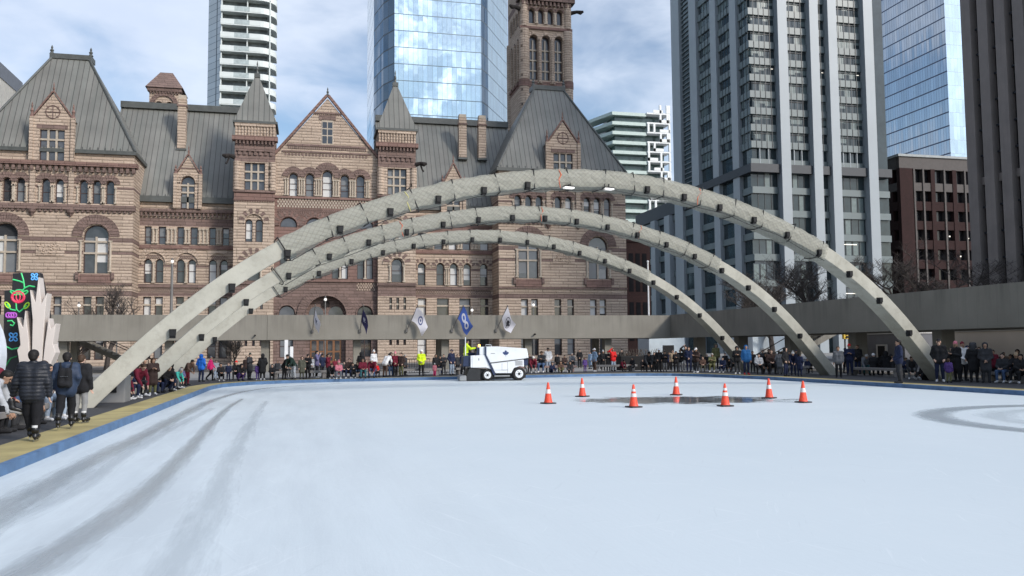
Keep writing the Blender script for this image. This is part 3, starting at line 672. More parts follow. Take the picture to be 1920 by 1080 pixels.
# ---- brick office block
g = thing('brick_office_block', 'low dark red brick office block with paired windows beside the grey pier tower', 'office block', (157, 190, .16))
DBR = stone('dark_brick', (.045, .022, .021), (.036, .019, .018), (.022, .015, .014), row=.25, width=.6, rock=.2, rd=.01); GSP = M('block_spandrel', (.07, .06, .056), .7)
m = MB(); m.box(146.2, 185, 186.2, 215, .16, 47.5); m.build('core', M('block_void', (.012, .012, .014), .15), g)
cols = [149.3, 152.0, 154.5, 158.1, 161.2, 164.5, 167.5, 170.5, 173.5]
def pier(x0, x1, name='brick_pier', m_=DBR): m = MB(); m.box(x0, x1, 185, 186.2, .16, 46.6); m.build(name, m_, g)
pier(145.26, 149.0); pier(154.4, 155.6); pier(160.9, 162.1); pier(167, 168.3); pier(173, 175)
for z0, z1, mm in ((46.5, 49.6, GSP), (40.9, 43.0, GSP), (35.9, 38.2, DBR), (31, 33.2, DBR), (26, 28.3, DBR), (21, 23.3, DBR), (16, 18.2, DBR), (5, 13, DBR)):
    m = MB(); m.box(145.3, 185, 185.15, 186.2, z0, z1); m.box(145.15, 146.2, 186.2, 214, z0, z1); m.build('spandrel', mm, g)
for x in (149.2, 151.9, 158.2, 164.4, 170.6):
    m = MB(); m.box(x, x+.45, 184.9, 186.2, 12, 46.6); m.build('window_post', GSP, g)
for y in (188, 191, 194, 197): m = MB(); m.box(145.2, 146.2, y, y+1.1, 5, 46.6); m.build('brick_pier', DBR, g)
m = MB(); m.box(144.9, 185.3, 184.8, 215, 49.6, 50.2); m.build('coping', M('block_coping', (.3, .32, .32), .6), g)
for x, z in ((158.6, 29.6), (160.0, 29.4), (163, 24.3), (165.6, 29), (161.8, 19.0)): m = MB(); m.box(x, x+.35, 186.0, 186.15, z, z+.3); m.build('ceiling_lamp', LIT, g)
# ---- dark slab with concrete piers
g = thing('dark_ribbed_tower', 'dark tower with tall brownish grey vertical ribs standing over the side walkway', 'office tower', (90, 64, .16))
RIB = M('brown_rib', (.21, .185, .172), .75, var=.1, vs=.5, streak=.3); SLOT = glass_mat('slot_glass', (.012, .012, .014), .15, .4)
m = MB(); m.box(75.9, 110, 44, 83.6, .16, 92); m.build('core', SLOT, g)
for k in range(16): m = MB(); y = 83.8-k*2.5; m.box(75, 76.2, y-1.42, y, .16, 92); m.build('rib', RIB, g)
for k in range(12): m = MB(); x = 76.8+k*2.5; m.box(x, x+1.4, 83, 84.2, .16, 92); m.build('rib', RIB, g)
for z in (11.5, 14.5, 17.5, 20.2, 23.5, 26.5, 29.5, 32.5, 35.5, 38.5): m = MB(); m.box(75.6, 110, 44, 83.7, z, z+(.9 if z == 20.2 else .2)); m.build('floor_band', RIB if z == 20.2 else COLR, g)
# ---- pale slab at the other side of the street
g = thing('ribbed_slab_block', 'pale grey ribbed slab block with a dark roof band peeking past the left roof', 'office block', (-70, 165, .16))
FINC = M('pale_fin', (.42, .41, .38), .7); 
m = MB(); m.box(-90, -61.3, 120, 200.7, .16, 57); m.build('body', M('slab_glass', (.12, .14, .16), .3), g)
m = MB(); m.box(-90, -60.8, 119.5, 201, 57, 60); m.build('roof_band', M('slab_band', (.13, .14, .16), .6), g)
for k in range(60):
    y = 201-k*.9
    if y < 150: break
    m = MB(); m.box(-61.3, -60.9, y-.5, y, 48, 57); m.build('fin', FINC, g)
for z in (44.5, 47.2, 39.5): m = MB(); m.box(-61.3, -60.85, 120, 200.7, z, z+.9); m.build('floor_band', FINC, g)
# ---- red brick warehouse glimpsed past the hall
g = thing('brick_warehouse', 'dark red brick warehouse glimpsed between the hall and the glass podium', 'warehouse', (60, 155, .16))
m = MB(); m.box(54, 62.6, 150, 170, .16, 21.6); m.build('wall', DBR, g)
for i in range(5):
    for j in range(4): m = MB(); x = 55.6+i*1.35; z = 3+j*4.6; m.box(x, x+.85, 149.92, 149.995, z, z+2.6); m.build('window', SLOT, g)
m = MB(); m.box(53.7, 62.8, 149.7, 170.3, 21.6, 22.2); m.build('cornice', DBR, g)
# ================================================================ ice, deck and plaza
SR = random.Random(21)
def offset_poly(pts, d):
    n = len(pts); out = []
    for i in range(n):
        p0 = Vector(pts[i-1]); p = Vector(pts[i]); p1 = Vector(pts[(i+1) % n])
        a = (p-p0).normalized(); b = (p1-p).normalized(); na = Vector((a.y, -a.x)); nb = Vector((b.y, -b.x)); m = (na+nb).normalized()
        out.append(tuple(p+m*(d/max(.4, m.dot(na)))))
    return out
RINK = [(-4.5, -9), (25.6, -9), (25.35, 20), (25.15, 34), (24.75, 43.5), (23.9, 48.3), (22.6, 50.9), (20.6, 52.1), (18, 52.35), (9.2, 51.3), (1.2, 50.2), (-1.4, 49.4), (-3.1, 48.0), (-4.2, 45.6), (-4.5, 43)]
def ring(name, outer, inner, z, mat, parent=None, **kw):
    m = MB(); n = len(outer); m.add([(x, y, z) for x, y in outer]+[(x, y, z) for x, y in inner], [(i, (i+1) % n, n+(i+1) % n, n+i) for i in range(n)])
    return m
# ice
t = NT('ice'); co = t.coords(); x, y, z = t.sep(co)
n1 = t.noise(co, .12, 5, .6); n2 = t.noise(t.comb(t.math('MULTIPLY', x, 1.3), t.math('MULTIPLY', y, .16), 0.0), 1.0, 6, .62)
fine = t.noise(t.comb(t.math('MULTIPLY', x, 9.0), t.math('MULTIPLY', y, 1.1), 0.0), 1.0, 5, .7)
cross = t.noise(t.comb(t.math('MULTIPLY', x, .5), t.math('MULTIPLY', y, 5.0), 0.0), 1.0, 5, .7)
leftw = t.ramp(t.math('MULTIPLY', x, -1.0), -3.2, 3.5)            # scraped frost on the worn side
c = t.mix(t.ramp(n1, .35, .7), (.565, .625, .655), (.61, .665, .69))
c = t.mix(t.math('MULTIPLY', t.ramp(t.math('ADD', n2, t.math('MULTIPLY', fine, .18)), .47, .70), t.math('MULTIPLY', leftw, .7)), c, (.43, .475, .505))
c = t.mix(t.math('MULTIPLY', t.ramp(fine, .62, .75), t.math('ADD', t.math('MULTIPLY', leftw, .5), .1)), c, (.70, .76, .79))
c = t.mix(t.math('MULTIPLY', t.ramp(cross, .68, .8), .22), c, (.66, .725, .76))
t.base(c); t.set(Roughness=t.math('SUBTRACT', .62, t.math('MULTIPLY', n1, .2))); t.b.inputs['Specular IOR Level'].default_value = .25
for ang, sx_, st in ((.35, 16.0, .30), (-.5, 13.0, .26), (1.1, 18.0, .22), (1.9, 12.0, .2)):      # skate scratches
    xr = t.math('ADD', t.math('MULTIPLY', x, math.cos(ang)), t.math('MULTIPLY', y, math.sin(ang))); yr = t.math('SUBTRACT', t.math('MULTIPLY', y, math.cos(ang)), t.math('MULTIPLY', x, math.sin(ang)))
    sn = t.noise(t.comb(t.math('ADD', t.math('MULTIPLY', xr, sx_), t.math('MULTIPLY', n1, 9.0)), t.math('MULTIPLY', yr, .55), ang), 1.0, 3, .6)
    c = t.mix(t.math('MULTIPLY', t.ramp(sn, .66, .72), st), c, (.74, .78, .80)); c = t.mix(t.math('MULTIPLY', t.math('SUBTRACT', 1.0, t.ramp(sn, .27, .33)), st*.7), c, (.42, .47, .50))
grit = t.ramp(t.noise(co, 55, 3, .7), .66, .74); c = t.mix(t.math('MULTIPLY', grit, t.math('ADD', .12, t.math('MULTIPLY', leftw, .35))), c, (.74, .79, .81))
t.base(c); t.bump(t.math('ADD', fine, t.math('MULTIPLY', t.noise(co, 14, 4), .6)), .35, .008); ICE = t.mat
m = MB(); ip = RINK; m.add([(x, y, 0) for x, y in ip], [tuple(range(len(ip)))]); tag(m.build('ice', ICE, loc=(0, 0, 0)), kind='structure')
# curb: blue face, then a worn yellow strip, then black rubber matting
BLUE = M('curb_blue', (.08, .155, .28), .6, var=.25, vs=2.5, bump=.2, bs=8); YEL = M('worn_yellow_paint', (.36, .295, .125), .75, var=.25, vs=1.2, bump=.3, bs=30)
MAT_ = M('rubber_matting', (.035, .035, .038), .8, var=.25, vs=3, bump=.3, bs=40)
o1 = offset_poly(RINK, .10); o2 = offset_poly(RINK, 1.0); o3 = offset_poly(RINK, 5.4)
m = MB(); n = len(RINK)
for i in range(n):
    j = (i+1) % n; a = (*RINK[i], -.02); b = (*RINK[j], -.02)
    m.quad(b, a, (*RINK[i], .165), (*RINK[j], .165)); m.quad((*RINK[j], .165), (*RINK[i], .165), (*o1[i], .175), (*o1[j], .175)); m.quad((*o1[j], .175), (*o1[i], .175), (*o1[i], .1), (*o1[j], .1))
tag(m.build('kerb', BLUE, loc=(0, 0, 0)), kind='structure')
def dense(pts, k=6):
    return pts
tag(ring('pavement_yellow', o2, o1, .168, YEL).build('pavement_strip', YEL, loc=(0, 0, 0)), kind='structure')
tag(ring('matting', o3, o2, .164, MAT_).build('path_matting', MAT_, loc=(0, 0, 0)), kind='structure')
from mathutils.geometry import tessellate_polygon
PLZ = M('plaza_concrete', (.25, .24, .225), .85, var=.15, vs=.4, bump=.3, bs=6)
big = [(-900, -300), (1200, -300), (1200, 2600), (-900, 2600)]; hole = [p for p in offset_poly(RINK, 1.0)]
tri = tessellate_polygon([[Vector((x, y, 0)) for x, y in big], [Vector((x, y, 0)) for x, y in hole]])
m = MB(); m.add([(x, y, .16) for x, y in big+hole], [tuple(q) for q in tri]); o = m.build('ground', PLZ, loc=(0, 0, 0)); tag(o, kind='structure')
bm = bmesh.new(); bm.from_mesh(o.data); bmesh.ops.recalc_face_normals(bm, faces=bm.faces)
if bm.faces[0].normal.z < 0: bmesh.ops.reverse_faces(bm, faces=bm.faces)
bm.to_mesh(o.data); bm.free()
m = MB(); m.quad((-400, 80, .164), (400, 80, .164), (400, 98, .164), (-400, 98, .164)); tag(m.build('road', M('asphalt', (.05, .05, .052), .9, var=.2, vs=.5), loc=(0, 0, 0)), kind='structure')
# wet tracks left by the resurfacer: strips with ragged edges
def wet_mat(name, col, rough, edge=.35, dens=.9, sx=.35, sy=3.0):
    t = NT(name); uv = t.new('ShaderNodeTexCoord').outputs['UV']; u, v, _ = t.sep(uv)
    ns = t.noise(t.comb(t.math('MULTIPLY', u, sx), t.math('MULTIPLY', v, sy), 0.0), 1.0, 6, .7); ns2 = t.noise(t.comb(t.math('MULTIPLY', u, 2.5), t.math('MULTIPLY', v, 9.0), 2.0), 1.0, 4, .7)
    dd = t.math('SUBTRACT', 1.0, t.math('ABSOLUTE', t.math('SUBTRACT', t.math('MULTIPLY', v, 2.0), 1.0)))   # 0 at the edges
    e = t.math('ADD', t.math('ADD', dd, t.math('MULTIPLY', t.math('SUBTRACT', ns, .5), edge*4)), t.math('MULTIPLY', t.math('SUBTRACT', ns2, .5), .5))
    a = t.math('MULTIPLY', t.ramp(e, .12, .85), dens)
    ends = t.math('MINIMUM', t.ramp(u, 0.0, 3.0), 1.0)
    t.base(t.mix(ns2, sc(col, .92), sc(col, 1.08))); t.set(Roughness=rough, Alpha=a); t.b.inputs['Specular IOR Level'].default_value = .4
    MATS[name] = t.mat; return t.mat
def strip(name, pts, widths, mat, z=.004, taper=True):
    P = [Vector((p[0], p[1])) for p in pts]; L = [0]
    for i in range(1, len(P)): L.append(L[-1]+(P[i]-P[i-1]).length)
    # resample smoothly
    ts = np.linspace(0, L[-1], 60); xs = np.interp(ts, L, [p.x for p in P]); ys = np.interp(ts, L, [p.y for p in P]); ws = np.interp(ts, L, widths)
    k = np.ones(7)/7
    xs[3:-3] = np.convolve(xs, k, 'valid'); ys[3:-3] = np.convolve(ys, k, 'valid')
    m = MB(); m.uv = []; prev = None
    for i in range(len(ts)):
        j0 = max(i-1, 0); j1 = min(i+1, len(ts)-1); d = Vector((xs[j1]-xs[j0], ys[j1]-ys[j0])).normalized(); nn = Vector((d.y, -d.x)); p = Vector((xs[i], ys[i]))
        a = p+nn*ws[i]/2; b = p-nn*ws[i]/2; cur = ((a.x, a.y, z), (b.x, b.y, z), ts[i])
        if prev:
            m.quad(prev[1], prev[0], cur[0], cur[1]); m.uv.append(((prev[2], 0), (prev[2], 1), (cur[2], 1), (cur[2], 0)))
        prev = cur
    o = m.build(name, mat, loc=(0, 0, 0)); tag(o, kind='structure'); return o
WET = wet_mat('wet_ice_band', (.42, .46, .485), .24, .38, .58); WET2 = wet_mat('thin_wet_band', (.43, .475, .505), .35, .6, .22)
px = lambda L: [tuple(ground(x, y, 0))[:2] for x, y in L]
strip('ice_track', px([(-160, 1060), (0, 957), (87, 909), (192, 854), (269, 818), (337, 780), (394, 752), (450, 735), (520, 725), (640, 719)]), [.9, .86, .82, .76, .7, .64, .6, .5, .45, .4], WET, .004)
strip('ice_track', px([(-40, 1120), (120, 1036), (192, 984), (250, 945), (298, 902), (337, 863), (370, 825), (404, 786), (428, 764), (455, 748)]), [.82, .74, .68, .62, .57, .52, .47, .4, .32, .22], WET, .005)
strip('ice_track', px([(300, 1130), (337, 1056), (385, 969), (409, 911), (433, 859), (455, 822), (475, 785), (500, 752)]), [.8, .75, .7, .65, .55, .5, .4, .3], WET2, .004)
strip('ice_track', px([(-60, 1010), (110, 940), (240, 850), (330, 800), (400, 765)]), [.5, .5, .45, .4, .3], WET2, .006)
oc = (20.48, 16.39); R = 5.55
strip('ice_track', [(oc[0]+R*math.cos(t), oc[1]+R*math.sin(t)) for t in np.linspace(0, 2*PI*.999, 60)], [1.25]*60, wet_mat('wet_ring', (.40, .445, .475), .3, .05, .8, .2, 1.0), .005)
strip('ice_track', [(oc[0]+(R-1.5)*math.cos(t), oc[1]+(R-1.5)*math.sin(t)) for t in np.linspace(0, 2*PI*.999, 60)], [1.3]*60, wet_mat('wet_ring_faint', (.44, .49, .52), .3, .6, .22), .004)
# dark puddle between the cones
t = NT('puddle_water'); co = t.coords(); x, y, z = t.sep(co)
e = t.math('SQRT', t.math('ADD', t.math('POWER', t.math('DIVIDE', x, 3.7), 2.0), t.math('POWER', t.math('DIVIDE', y, 2.2), 2.0)))
ns = t.noise(t.comb(t.math('MULTIPLY', x, .7), t.math('MULTIPLY', y, 1.6), 0.0), 1.0, 6, .7); dk = t.ramp(t.noise(t.comb(t.math('MULTIPLY', x, 1.2), t.math('MULTIPLY', y, 2.8), 1.0), 1.0, 5, .65), .42, .6)
a = t.ramp(t.math('SUBTRACT', t.math('ADD', 1.0, t.math('MULTIPLY', t.math('SUBTRACT', ns, .5), 2.2)), e), .02, .3)
gx = t.ramp(x, -2.4, .2)
t.base(t.mix(t.math('MULTIPLY', dk, gx), (.30, .325, .345), (.085, .097, .108))); t.set(Roughness=.05, Alpha=t.math('MULTIPLY', a, .96)); t.b.inputs['Specular IOR Level'].default_value = .5
t.bump(t.noise(co, 5, 4, .6), .12, .01)
m = MB(); m.quad((-6, -3.5, 0), (6, -3.5, 0), (6, 3.5, 0), (-6, 3.5, 0)); o = m.build('water', t.mat, loc=(0, 0, 0)); o.location = (12.75, 28.0, .006); o.rotation_euler = (0, 0, -.18); tag(o, kind='structure')
# ================================================================ concrete arches
t = NT('arch_concrete'); co = t.coords(); x, y, z = t.sep(co)
c = t.mix(t.ramp(t.noise(co, .9, 6, .6), .3, .72), (.33, .318, .268), (.415, .40, .342)); c = t.mix(t.math('MULTIPLY', t.ramp(t.noise(co, 2.2, 7, .72), .47, .70), .55), c, (.215, .205, .17))
t.base(c); t.set(Roughness=.85); t.bump(t.noise(co, 9, 6, .65), .35, .02); ARCH = t.mat
t = NT('safety_netting'); uv = t.new('ShaderNodeTexCoord').outputs['UV']; u, v, _ = t.sep(uv)
wob = t.math('MULTIPLY', t.math('SUBTRACT', t.noise(uv, 1.2, 3), .5), .25)
d1 = t.math('ABSOLUTE', t.math('SUBTRACT', t.math('FRACT', t.math('ADD', t.math('DIVIDE', t.math('ADD', u, v), .21), wob)), .5)); d2 = t.math('ABSOLUTE', t.math('SUBTRACT', t.math('FRACT', t.math('ADD', t.math('DIVIDE', t.math('SUBTRACT', u, v), .21), wob)), .5))
ln = t.math('MAXIMUM', t.math('LESS_THAN', d1, .075), t.math('LESS_THAN', d2, .075))
t.base(t.mix(ln, (.395, .39, .33), (.20, .195, .165))); t.set(Roughness=.8, Alpha=t.math('ADD', t.math('MULTIPLY', ln, .28), .5)); t.bump(t.noise(uv, 2.5, 4), .6, .05); NET = t.mat
ROPE = M('dark_rope', (.025, .025, .025), .8); BLK = M('black_metal', (.010, .010, .011), .6, spec=.25); ORG_R = M('orange_strap', (.55, .12, .05), .7); YRP = M('yellow_strap', (.5, .45, .15), .7)
AD = Vector((35.2, 6.3, 0)).normalized(); AN = Vector((-AD.y, AD.x, 0))
_s = np.array([-.9, .57, 1.98, 3.54, 5.54, 7.31, 9.17, 10.74, 12.8, 14.97, 16.8, 18.2])-18.2; _z = np.array([-.1, 1.36, 2.84, 4.14, 5.43, 6.42, 7.15, 7.67, 8.17, 8.54, 8.72, 8.77])
_c = np.polyfit(_s**2, _z, 4)
def arch_z(d): return float(np.polyval(_c, d*d))
def arch_pt(d):
    z = arch_z(d); e = .05; tx, tz = 2*e, arch_z(d+e)-arch_z(d-e); l = math.hypot(tx, tz); return z, (-tz/l, tx/l)
def arch(label, base, extra, net0, net1, straps):
    base = Vector(base); ctr = base+AD*18.2
    g = thing('concrete_arch', label, 'arch', (ctr.x, ctr.y, .16), group='concrete arches over the rink')
    W = .80
    def sect(d, grow=0.0):
        z, nn = arch_pt(d); th = .58; o = ctr+AD*d; out = []
        up = Vector((AD.x*nn[0], AD.y*nn[0], nn[1]))
        top = Vector((o.x, o.y, z))
        for f, h in ((0, 0), (0, -th), (1, -th), (1, 0)):
            out.append(top+AN*((W+2*grow)*f-grow)+up*(h+(grow if h == 0 else -grow)))
        return out, up, th
    m = MB(); ds = np.linspace(-18.95, 18.95, 74); prev = None
    for i, d in enumerate(ds):
        s, _, _ = sect(d); n = len(m.v); m.v.extend([tuple(p) for p in s])
        if i:
            for k in range(4): m.f.append((n-4+k, n+k, n+(k+1) % 4, n-4+(k+1) % 4)); m.m.append(0)
    rib = m.build('rib', ARCH, g, bevel=.03)
    m = MB(); m.uv = []; ds = np.linspace(net0, net1, 110); K = 16; rows = []
    for i, d in enumerate(ds):
        s, up, th = sect(d, .05); row = []; per = 0
        sag = .10*abs(math.sin(d*1.65))+.05*math.sin(d*4.1)
        for k in range(4):
            a, b = s[k], s[(k+1) % 4]
            for q in range(4):
                p = a+(b-a)*(q/4); 
                bulge = up*(-sag if k == 1 else 0)+AN*((-.04-.05*abs(math.sin(d*2.3+q))) if k == 0 else 0)
                p = p+bulge*math.sin(PI*q/4)+Vector((SR.uniform(-.016, .016), SR.uniform(-.016, .016), SR.uniform(-.022, .022)))
                row.append(p)
        rows.append(row); m.v.extend([tuple(p) for p in row])
        if i:
            for k in range(K):
                k2 = (k+1) % K; m.f.append(((i-1)*K+k, i*K+k, i*K+k2, (i-1)*K+k2)); m.m.append(0); v0 = k*.21; v1 = (k+1)*.21
                m.uv.append(((ds[i-1], v0), (d, v0), (d, v1), (ds[i-1], v1)))
    net = m.build('netting', NET, g)
    d = net0
    while d <= net1+.01:
        s, up, th = sect(d, .085); sl = SR.uniform(-.15, .15); m = MB()
        pts = [s[0]+AD*sl, (s[0]+s[1])/2+AD*sl*.4, s[1], (s[1]+s[2])/2-up*.06+AD*SR.uniform(-.2, .2), s[2], s[3], s[0]+AD*sl]
        m.tube(pts, .022, 5); m.build('rope', ROPE, g)
        d += SR.uniform(1.25, 1.95)
    m = MB(); pts = []
    for d in np.linspace(net0, net1, 80):         # sagging line along the lower edge
        s, up, th = sect(d, .07); pts.append(s[1]+up*(-.05-.09*abs(math.sin(d*1.1)))-AN*.02)
    m.tube(pts, .014, 4); m.build('edge_line', ROPE, g)
    for d, mt in straps:
        s, up, th = sect(d, .1); m = MB(); a, b = s[0], s[1]; m.tube([a+(b-a)*.1, a+(b-a)*.35+AD*.09, a+(b-a)*.6-AD*.03, b-up*.02], [.012, .026, .02, .012], 5); m.build('strap', mt, g)
    for d in np.linspace(-16.2, 16.2, 19):
        s, up, th = sect(d); lit = extra and -1.9 < d < .5; m = MB(); p = s[1]-AN*.06+up*.06; sx = .105
        if lit:
            q = p-Vector((0, 0, .14)); m.box(-.2, .2, -.1, .1, -.06, .0, 1); m.box(-.03, .03, -.03, .03, 0, .2, 0); m.box(-.21, .21, -.11, .11, .001, .04, 0)
        else:
            m.add([(-sx, -.12, .12), (sx, -.12, .12), (sx*.8, -.09, -.17), (-sx*.8, -.09, -.17), (-sx, .1, .12), (sx, .1, .12), (sx*.8, .08, -.17), (-sx*.8, .08, -.17)], [(0, 3, 2, 1), (4, 5, 6, 7), (0, 1, 5, 4), (1, 2, 6, 5), (2, 3, 7, 6), (3, 0, 4, 7)], 0); m.box(-.085, .085, -.14, -.12, -.1, .08, 0); q = p
        ang = math.atan2(AD.y, AD.x); ca, sa = math.cos(ang), math.sin(ang)
        m.v = [(q.x+x*ca-y*sa, q.y+x*sa+y*ca, q.z+z) for x, y, z in m.v]
        m.build('floodlight', [BLK, E_('arch_lamp', (1, .97, .92), .25)], g)
arch('nearest concrete arch, largest of the three, wrapped in pale netting over its middle', (-6.5, 28.3, 0), True, -12.6, 11.2, [(-8.3, YRP), (-2.2, ORG_R), (4.3, ORG_R)])
arch('middle concrete arch of the three, netting tied around its crown', (-6.65, 37.1, 0), False, -12.9, 10.6, [(-7.4, ORG_R), (-.2, ORG_R), (5.5, ORG_R)])
arch('farthest and smallest looking concrete arch, netting tied around its crown', (-7.0, 45.7, 0), False, -13.0, 10.4, [])
# ================================================================ raised walkway round the square
t = NT('walkway_concrete'); co = t.coords(); x, y, z = t.sep(co); h = t.math('ADD', x, y)
st = t.noise(t.comb(t.math('MULTIPLY', h, 1.8), 0.0, t.math('MULTIPLY', z, .15)), 1.0, 6, .65); c = t.mix(t.ramp(t.noise(co, .5, 5), .3, .7), (.19, .177, .15), (.235, .22, .188))
jn = t.math('LESS_THAN', t.math('FRACT', t.math('DIVIDE', h, 1.22)), .018); c = t.mix(t.math('MULTIPLY', jn, .25), c, (.09, .085, .07))
c = t.mix(t.math('MULTIPLY', t.math('MULTIPLY', t.ramp(st, .45, .68), t.ramp(z, .3, 1.9)), .55), c, (.10, .092, .078)); t.base(c); t.set(Roughness=.88); t.bump(t.noise(co, 7, 6), .25, .02); WKC = t.mat
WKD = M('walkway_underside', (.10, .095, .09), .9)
g = thing('walkway', 'long raised concrete walkway on square columns in front of the sandstone hall', 'walkway', (0, 70, 2.64))
m = MB(); xs = [-60, -40, -25.4, -3.2, 31.0]
for a, b in zip(xs[:-1], xs[1:]): m = MB(); m.box(a+.012, b-.012, 70, 70.45, 2.64, 4.62); m.build('parapet_panel', WKC, g)
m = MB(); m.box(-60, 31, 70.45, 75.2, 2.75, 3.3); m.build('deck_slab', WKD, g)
m = MB(); m.box(-60, 31, 75.2, 75.6, 2.64, 4.55); m.build('parapet_panel', WKC, g)
for i, X in enumerate([-18.13-7.25*k for k in (3, 2, 1)]+[-18.13, -10.6, -3.4, 3.85, 11.1, 18.3, 25.5]):
    m = MB(); m.box(X-.3, X+.3, 70.9, 71.7, .16, 2.75); m.build('column', WKC, g)
    if i % 2: m = MB(); m.box(X-.25, X+.25, 74.0, 74.6, .16, 2.75); m.build('column', WKC, g)
for X in (-4.1, 18.6): m = MB(); m.tube([(X, 69.98, 3.0), (X, 69.7, 3.0)], .07, 8); m.build('scupper', BLK, g)
g = thing('walkway', 'raised concrete walkway along the shaded side of the rink, meeting the front one', 'walkway', (33, 30, 2.64))
for a, b in ((-30, 2), (2, 30), (30, 52), (52, 75.6)): m = MB(); m.box(31, 31.45, a+.012, b-.012, 2.62, 4.64); m.build('parapet_panel', WKC, g)
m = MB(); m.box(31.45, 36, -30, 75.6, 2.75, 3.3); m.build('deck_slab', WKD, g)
m = MB(); m.box(36, 36.4, -30, 70, 2.62, 4.6); m.build('parapet_panel', WKC, g)
for Y in (24.0, 31.4, 38.4, 45.6, 52.8, 60, 67.2): m = MB(); m.box(32.0, 32.8, Y-.35, Y+.35, .16, 2.75); m.build('column', WKC, g)
# stairs up to the walkway
def stairs(label, x0, x1, y0, y1, n=14):
    g = thing('staircase', label, 'stairs', ((x0+x1)/2, y0, .16)); 
    for sy in (y0, y1):
        m = MB(); m.prism([(x0, sy, .16), (x0+.5*(1 if x1 > x0 else -1), sy, .16), (x1, sy, 2.9), (x1, sy, 3.3), (x1-.3*(1 if x1 > x0 else -1), sy, 3.3)], (0, .15, 0)); m.build('stringer', WKC, g)
        m = MB(); m.tube([(x0, sy, 1.1), (x1, sy, 4.2)], .035, 6); m.tube([(x0, sy, .2), (x0, sy, 1.1)], .03, 6); m.build('handrail', BLK, g)
    for k in range(n):
        f = (k+.5)/n; m = MB(); X = x0+(x1-x0)*f; m.box(X-.17, X+.17, y0+.15, y1, .2+2.9*f, .28+2.9*f); m.build('tread', WKC, g)
stairs('concrete stairs climbing to the front walkway near the maple leaf sculpture', -13.0, -19.4, 76.5, 79)
stairs('concrete stairs rising under the side walkway behind the seated crowd', 33.0, 39.2, 57, 59.2)
# ================================================================ cones
CO = M('cone_orange', (.80, .07, .03), .5, var=.22, vs=9, streak=.35); CW = M('cone_reflective', (.68, .62, .60), .45, var=.15, vs=14); CBK = M('cone_base', (.03, .028, .028), .7, var=.3, vs=8)
def cone(xy, two, label, h=.71):
    g = thing('traffic_cone', label, 'traffic cone', (xy[0], xy[1], 0.004), SR.uniform(0, 1.5), 'orange cones round the puddle', local=True); g.rotation_euler[0] = SR.uniform(-.02, .02)
    m = MB(); m.box(-.20, .20, -.20, .20, 0, .04); m.build('base', CBK, g, bevel=.012)
    f = lambda z: .145*(1-z/h)+.028*(z/h)
    m = MB(); m.lathe([(f(.04)+.01, .045), (f(.07), .08), (f(h*.98), h*.98), (.018, h), (.01, h)], (0, 0, 0), 20); m.build('body', CO, g, smooth=False)
    for z0, z1 in (((.42, .56), (.64, .74)) if two else ((.44, .62),)):
        z0 *= h/.92; z1 *= h/.92; m = MB(); m.lathe([(f(z0)+.003, z0), (f(z1)+.003, z1)], (0, 0, 0), 20); m.build('reflective_band', CW, g)
CN = [((7.82, 27.72), 0, 'orange cone with one white band, leftmost of the ring around the puddle'), ((10.13, 31.12), 0, 'orange cone behind the left end of the puddle with a pale upper band'),
      ((9.83, 25.09), 1, 'orange cone with two white bands standing in front of the puddle, left of its middle'), ((13.83, 30.82), 0, 'orange cone behind the darkest middle of the puddle, mirrored in it'),
      ((12.67, 24.57), 1, 'orange cone with two white bands nearest the viewer, right of the puddle middle'), ((16.03, 27.75), 0, 'orange cone at the right tip of the puddle, slightly behind it'),
      ((15.85, 25.3), 0, 'orange cone with a mid white band, rightmost and clear of the puddle')]
for xy, tw, lb in CN: cone(xy, tw, lb)
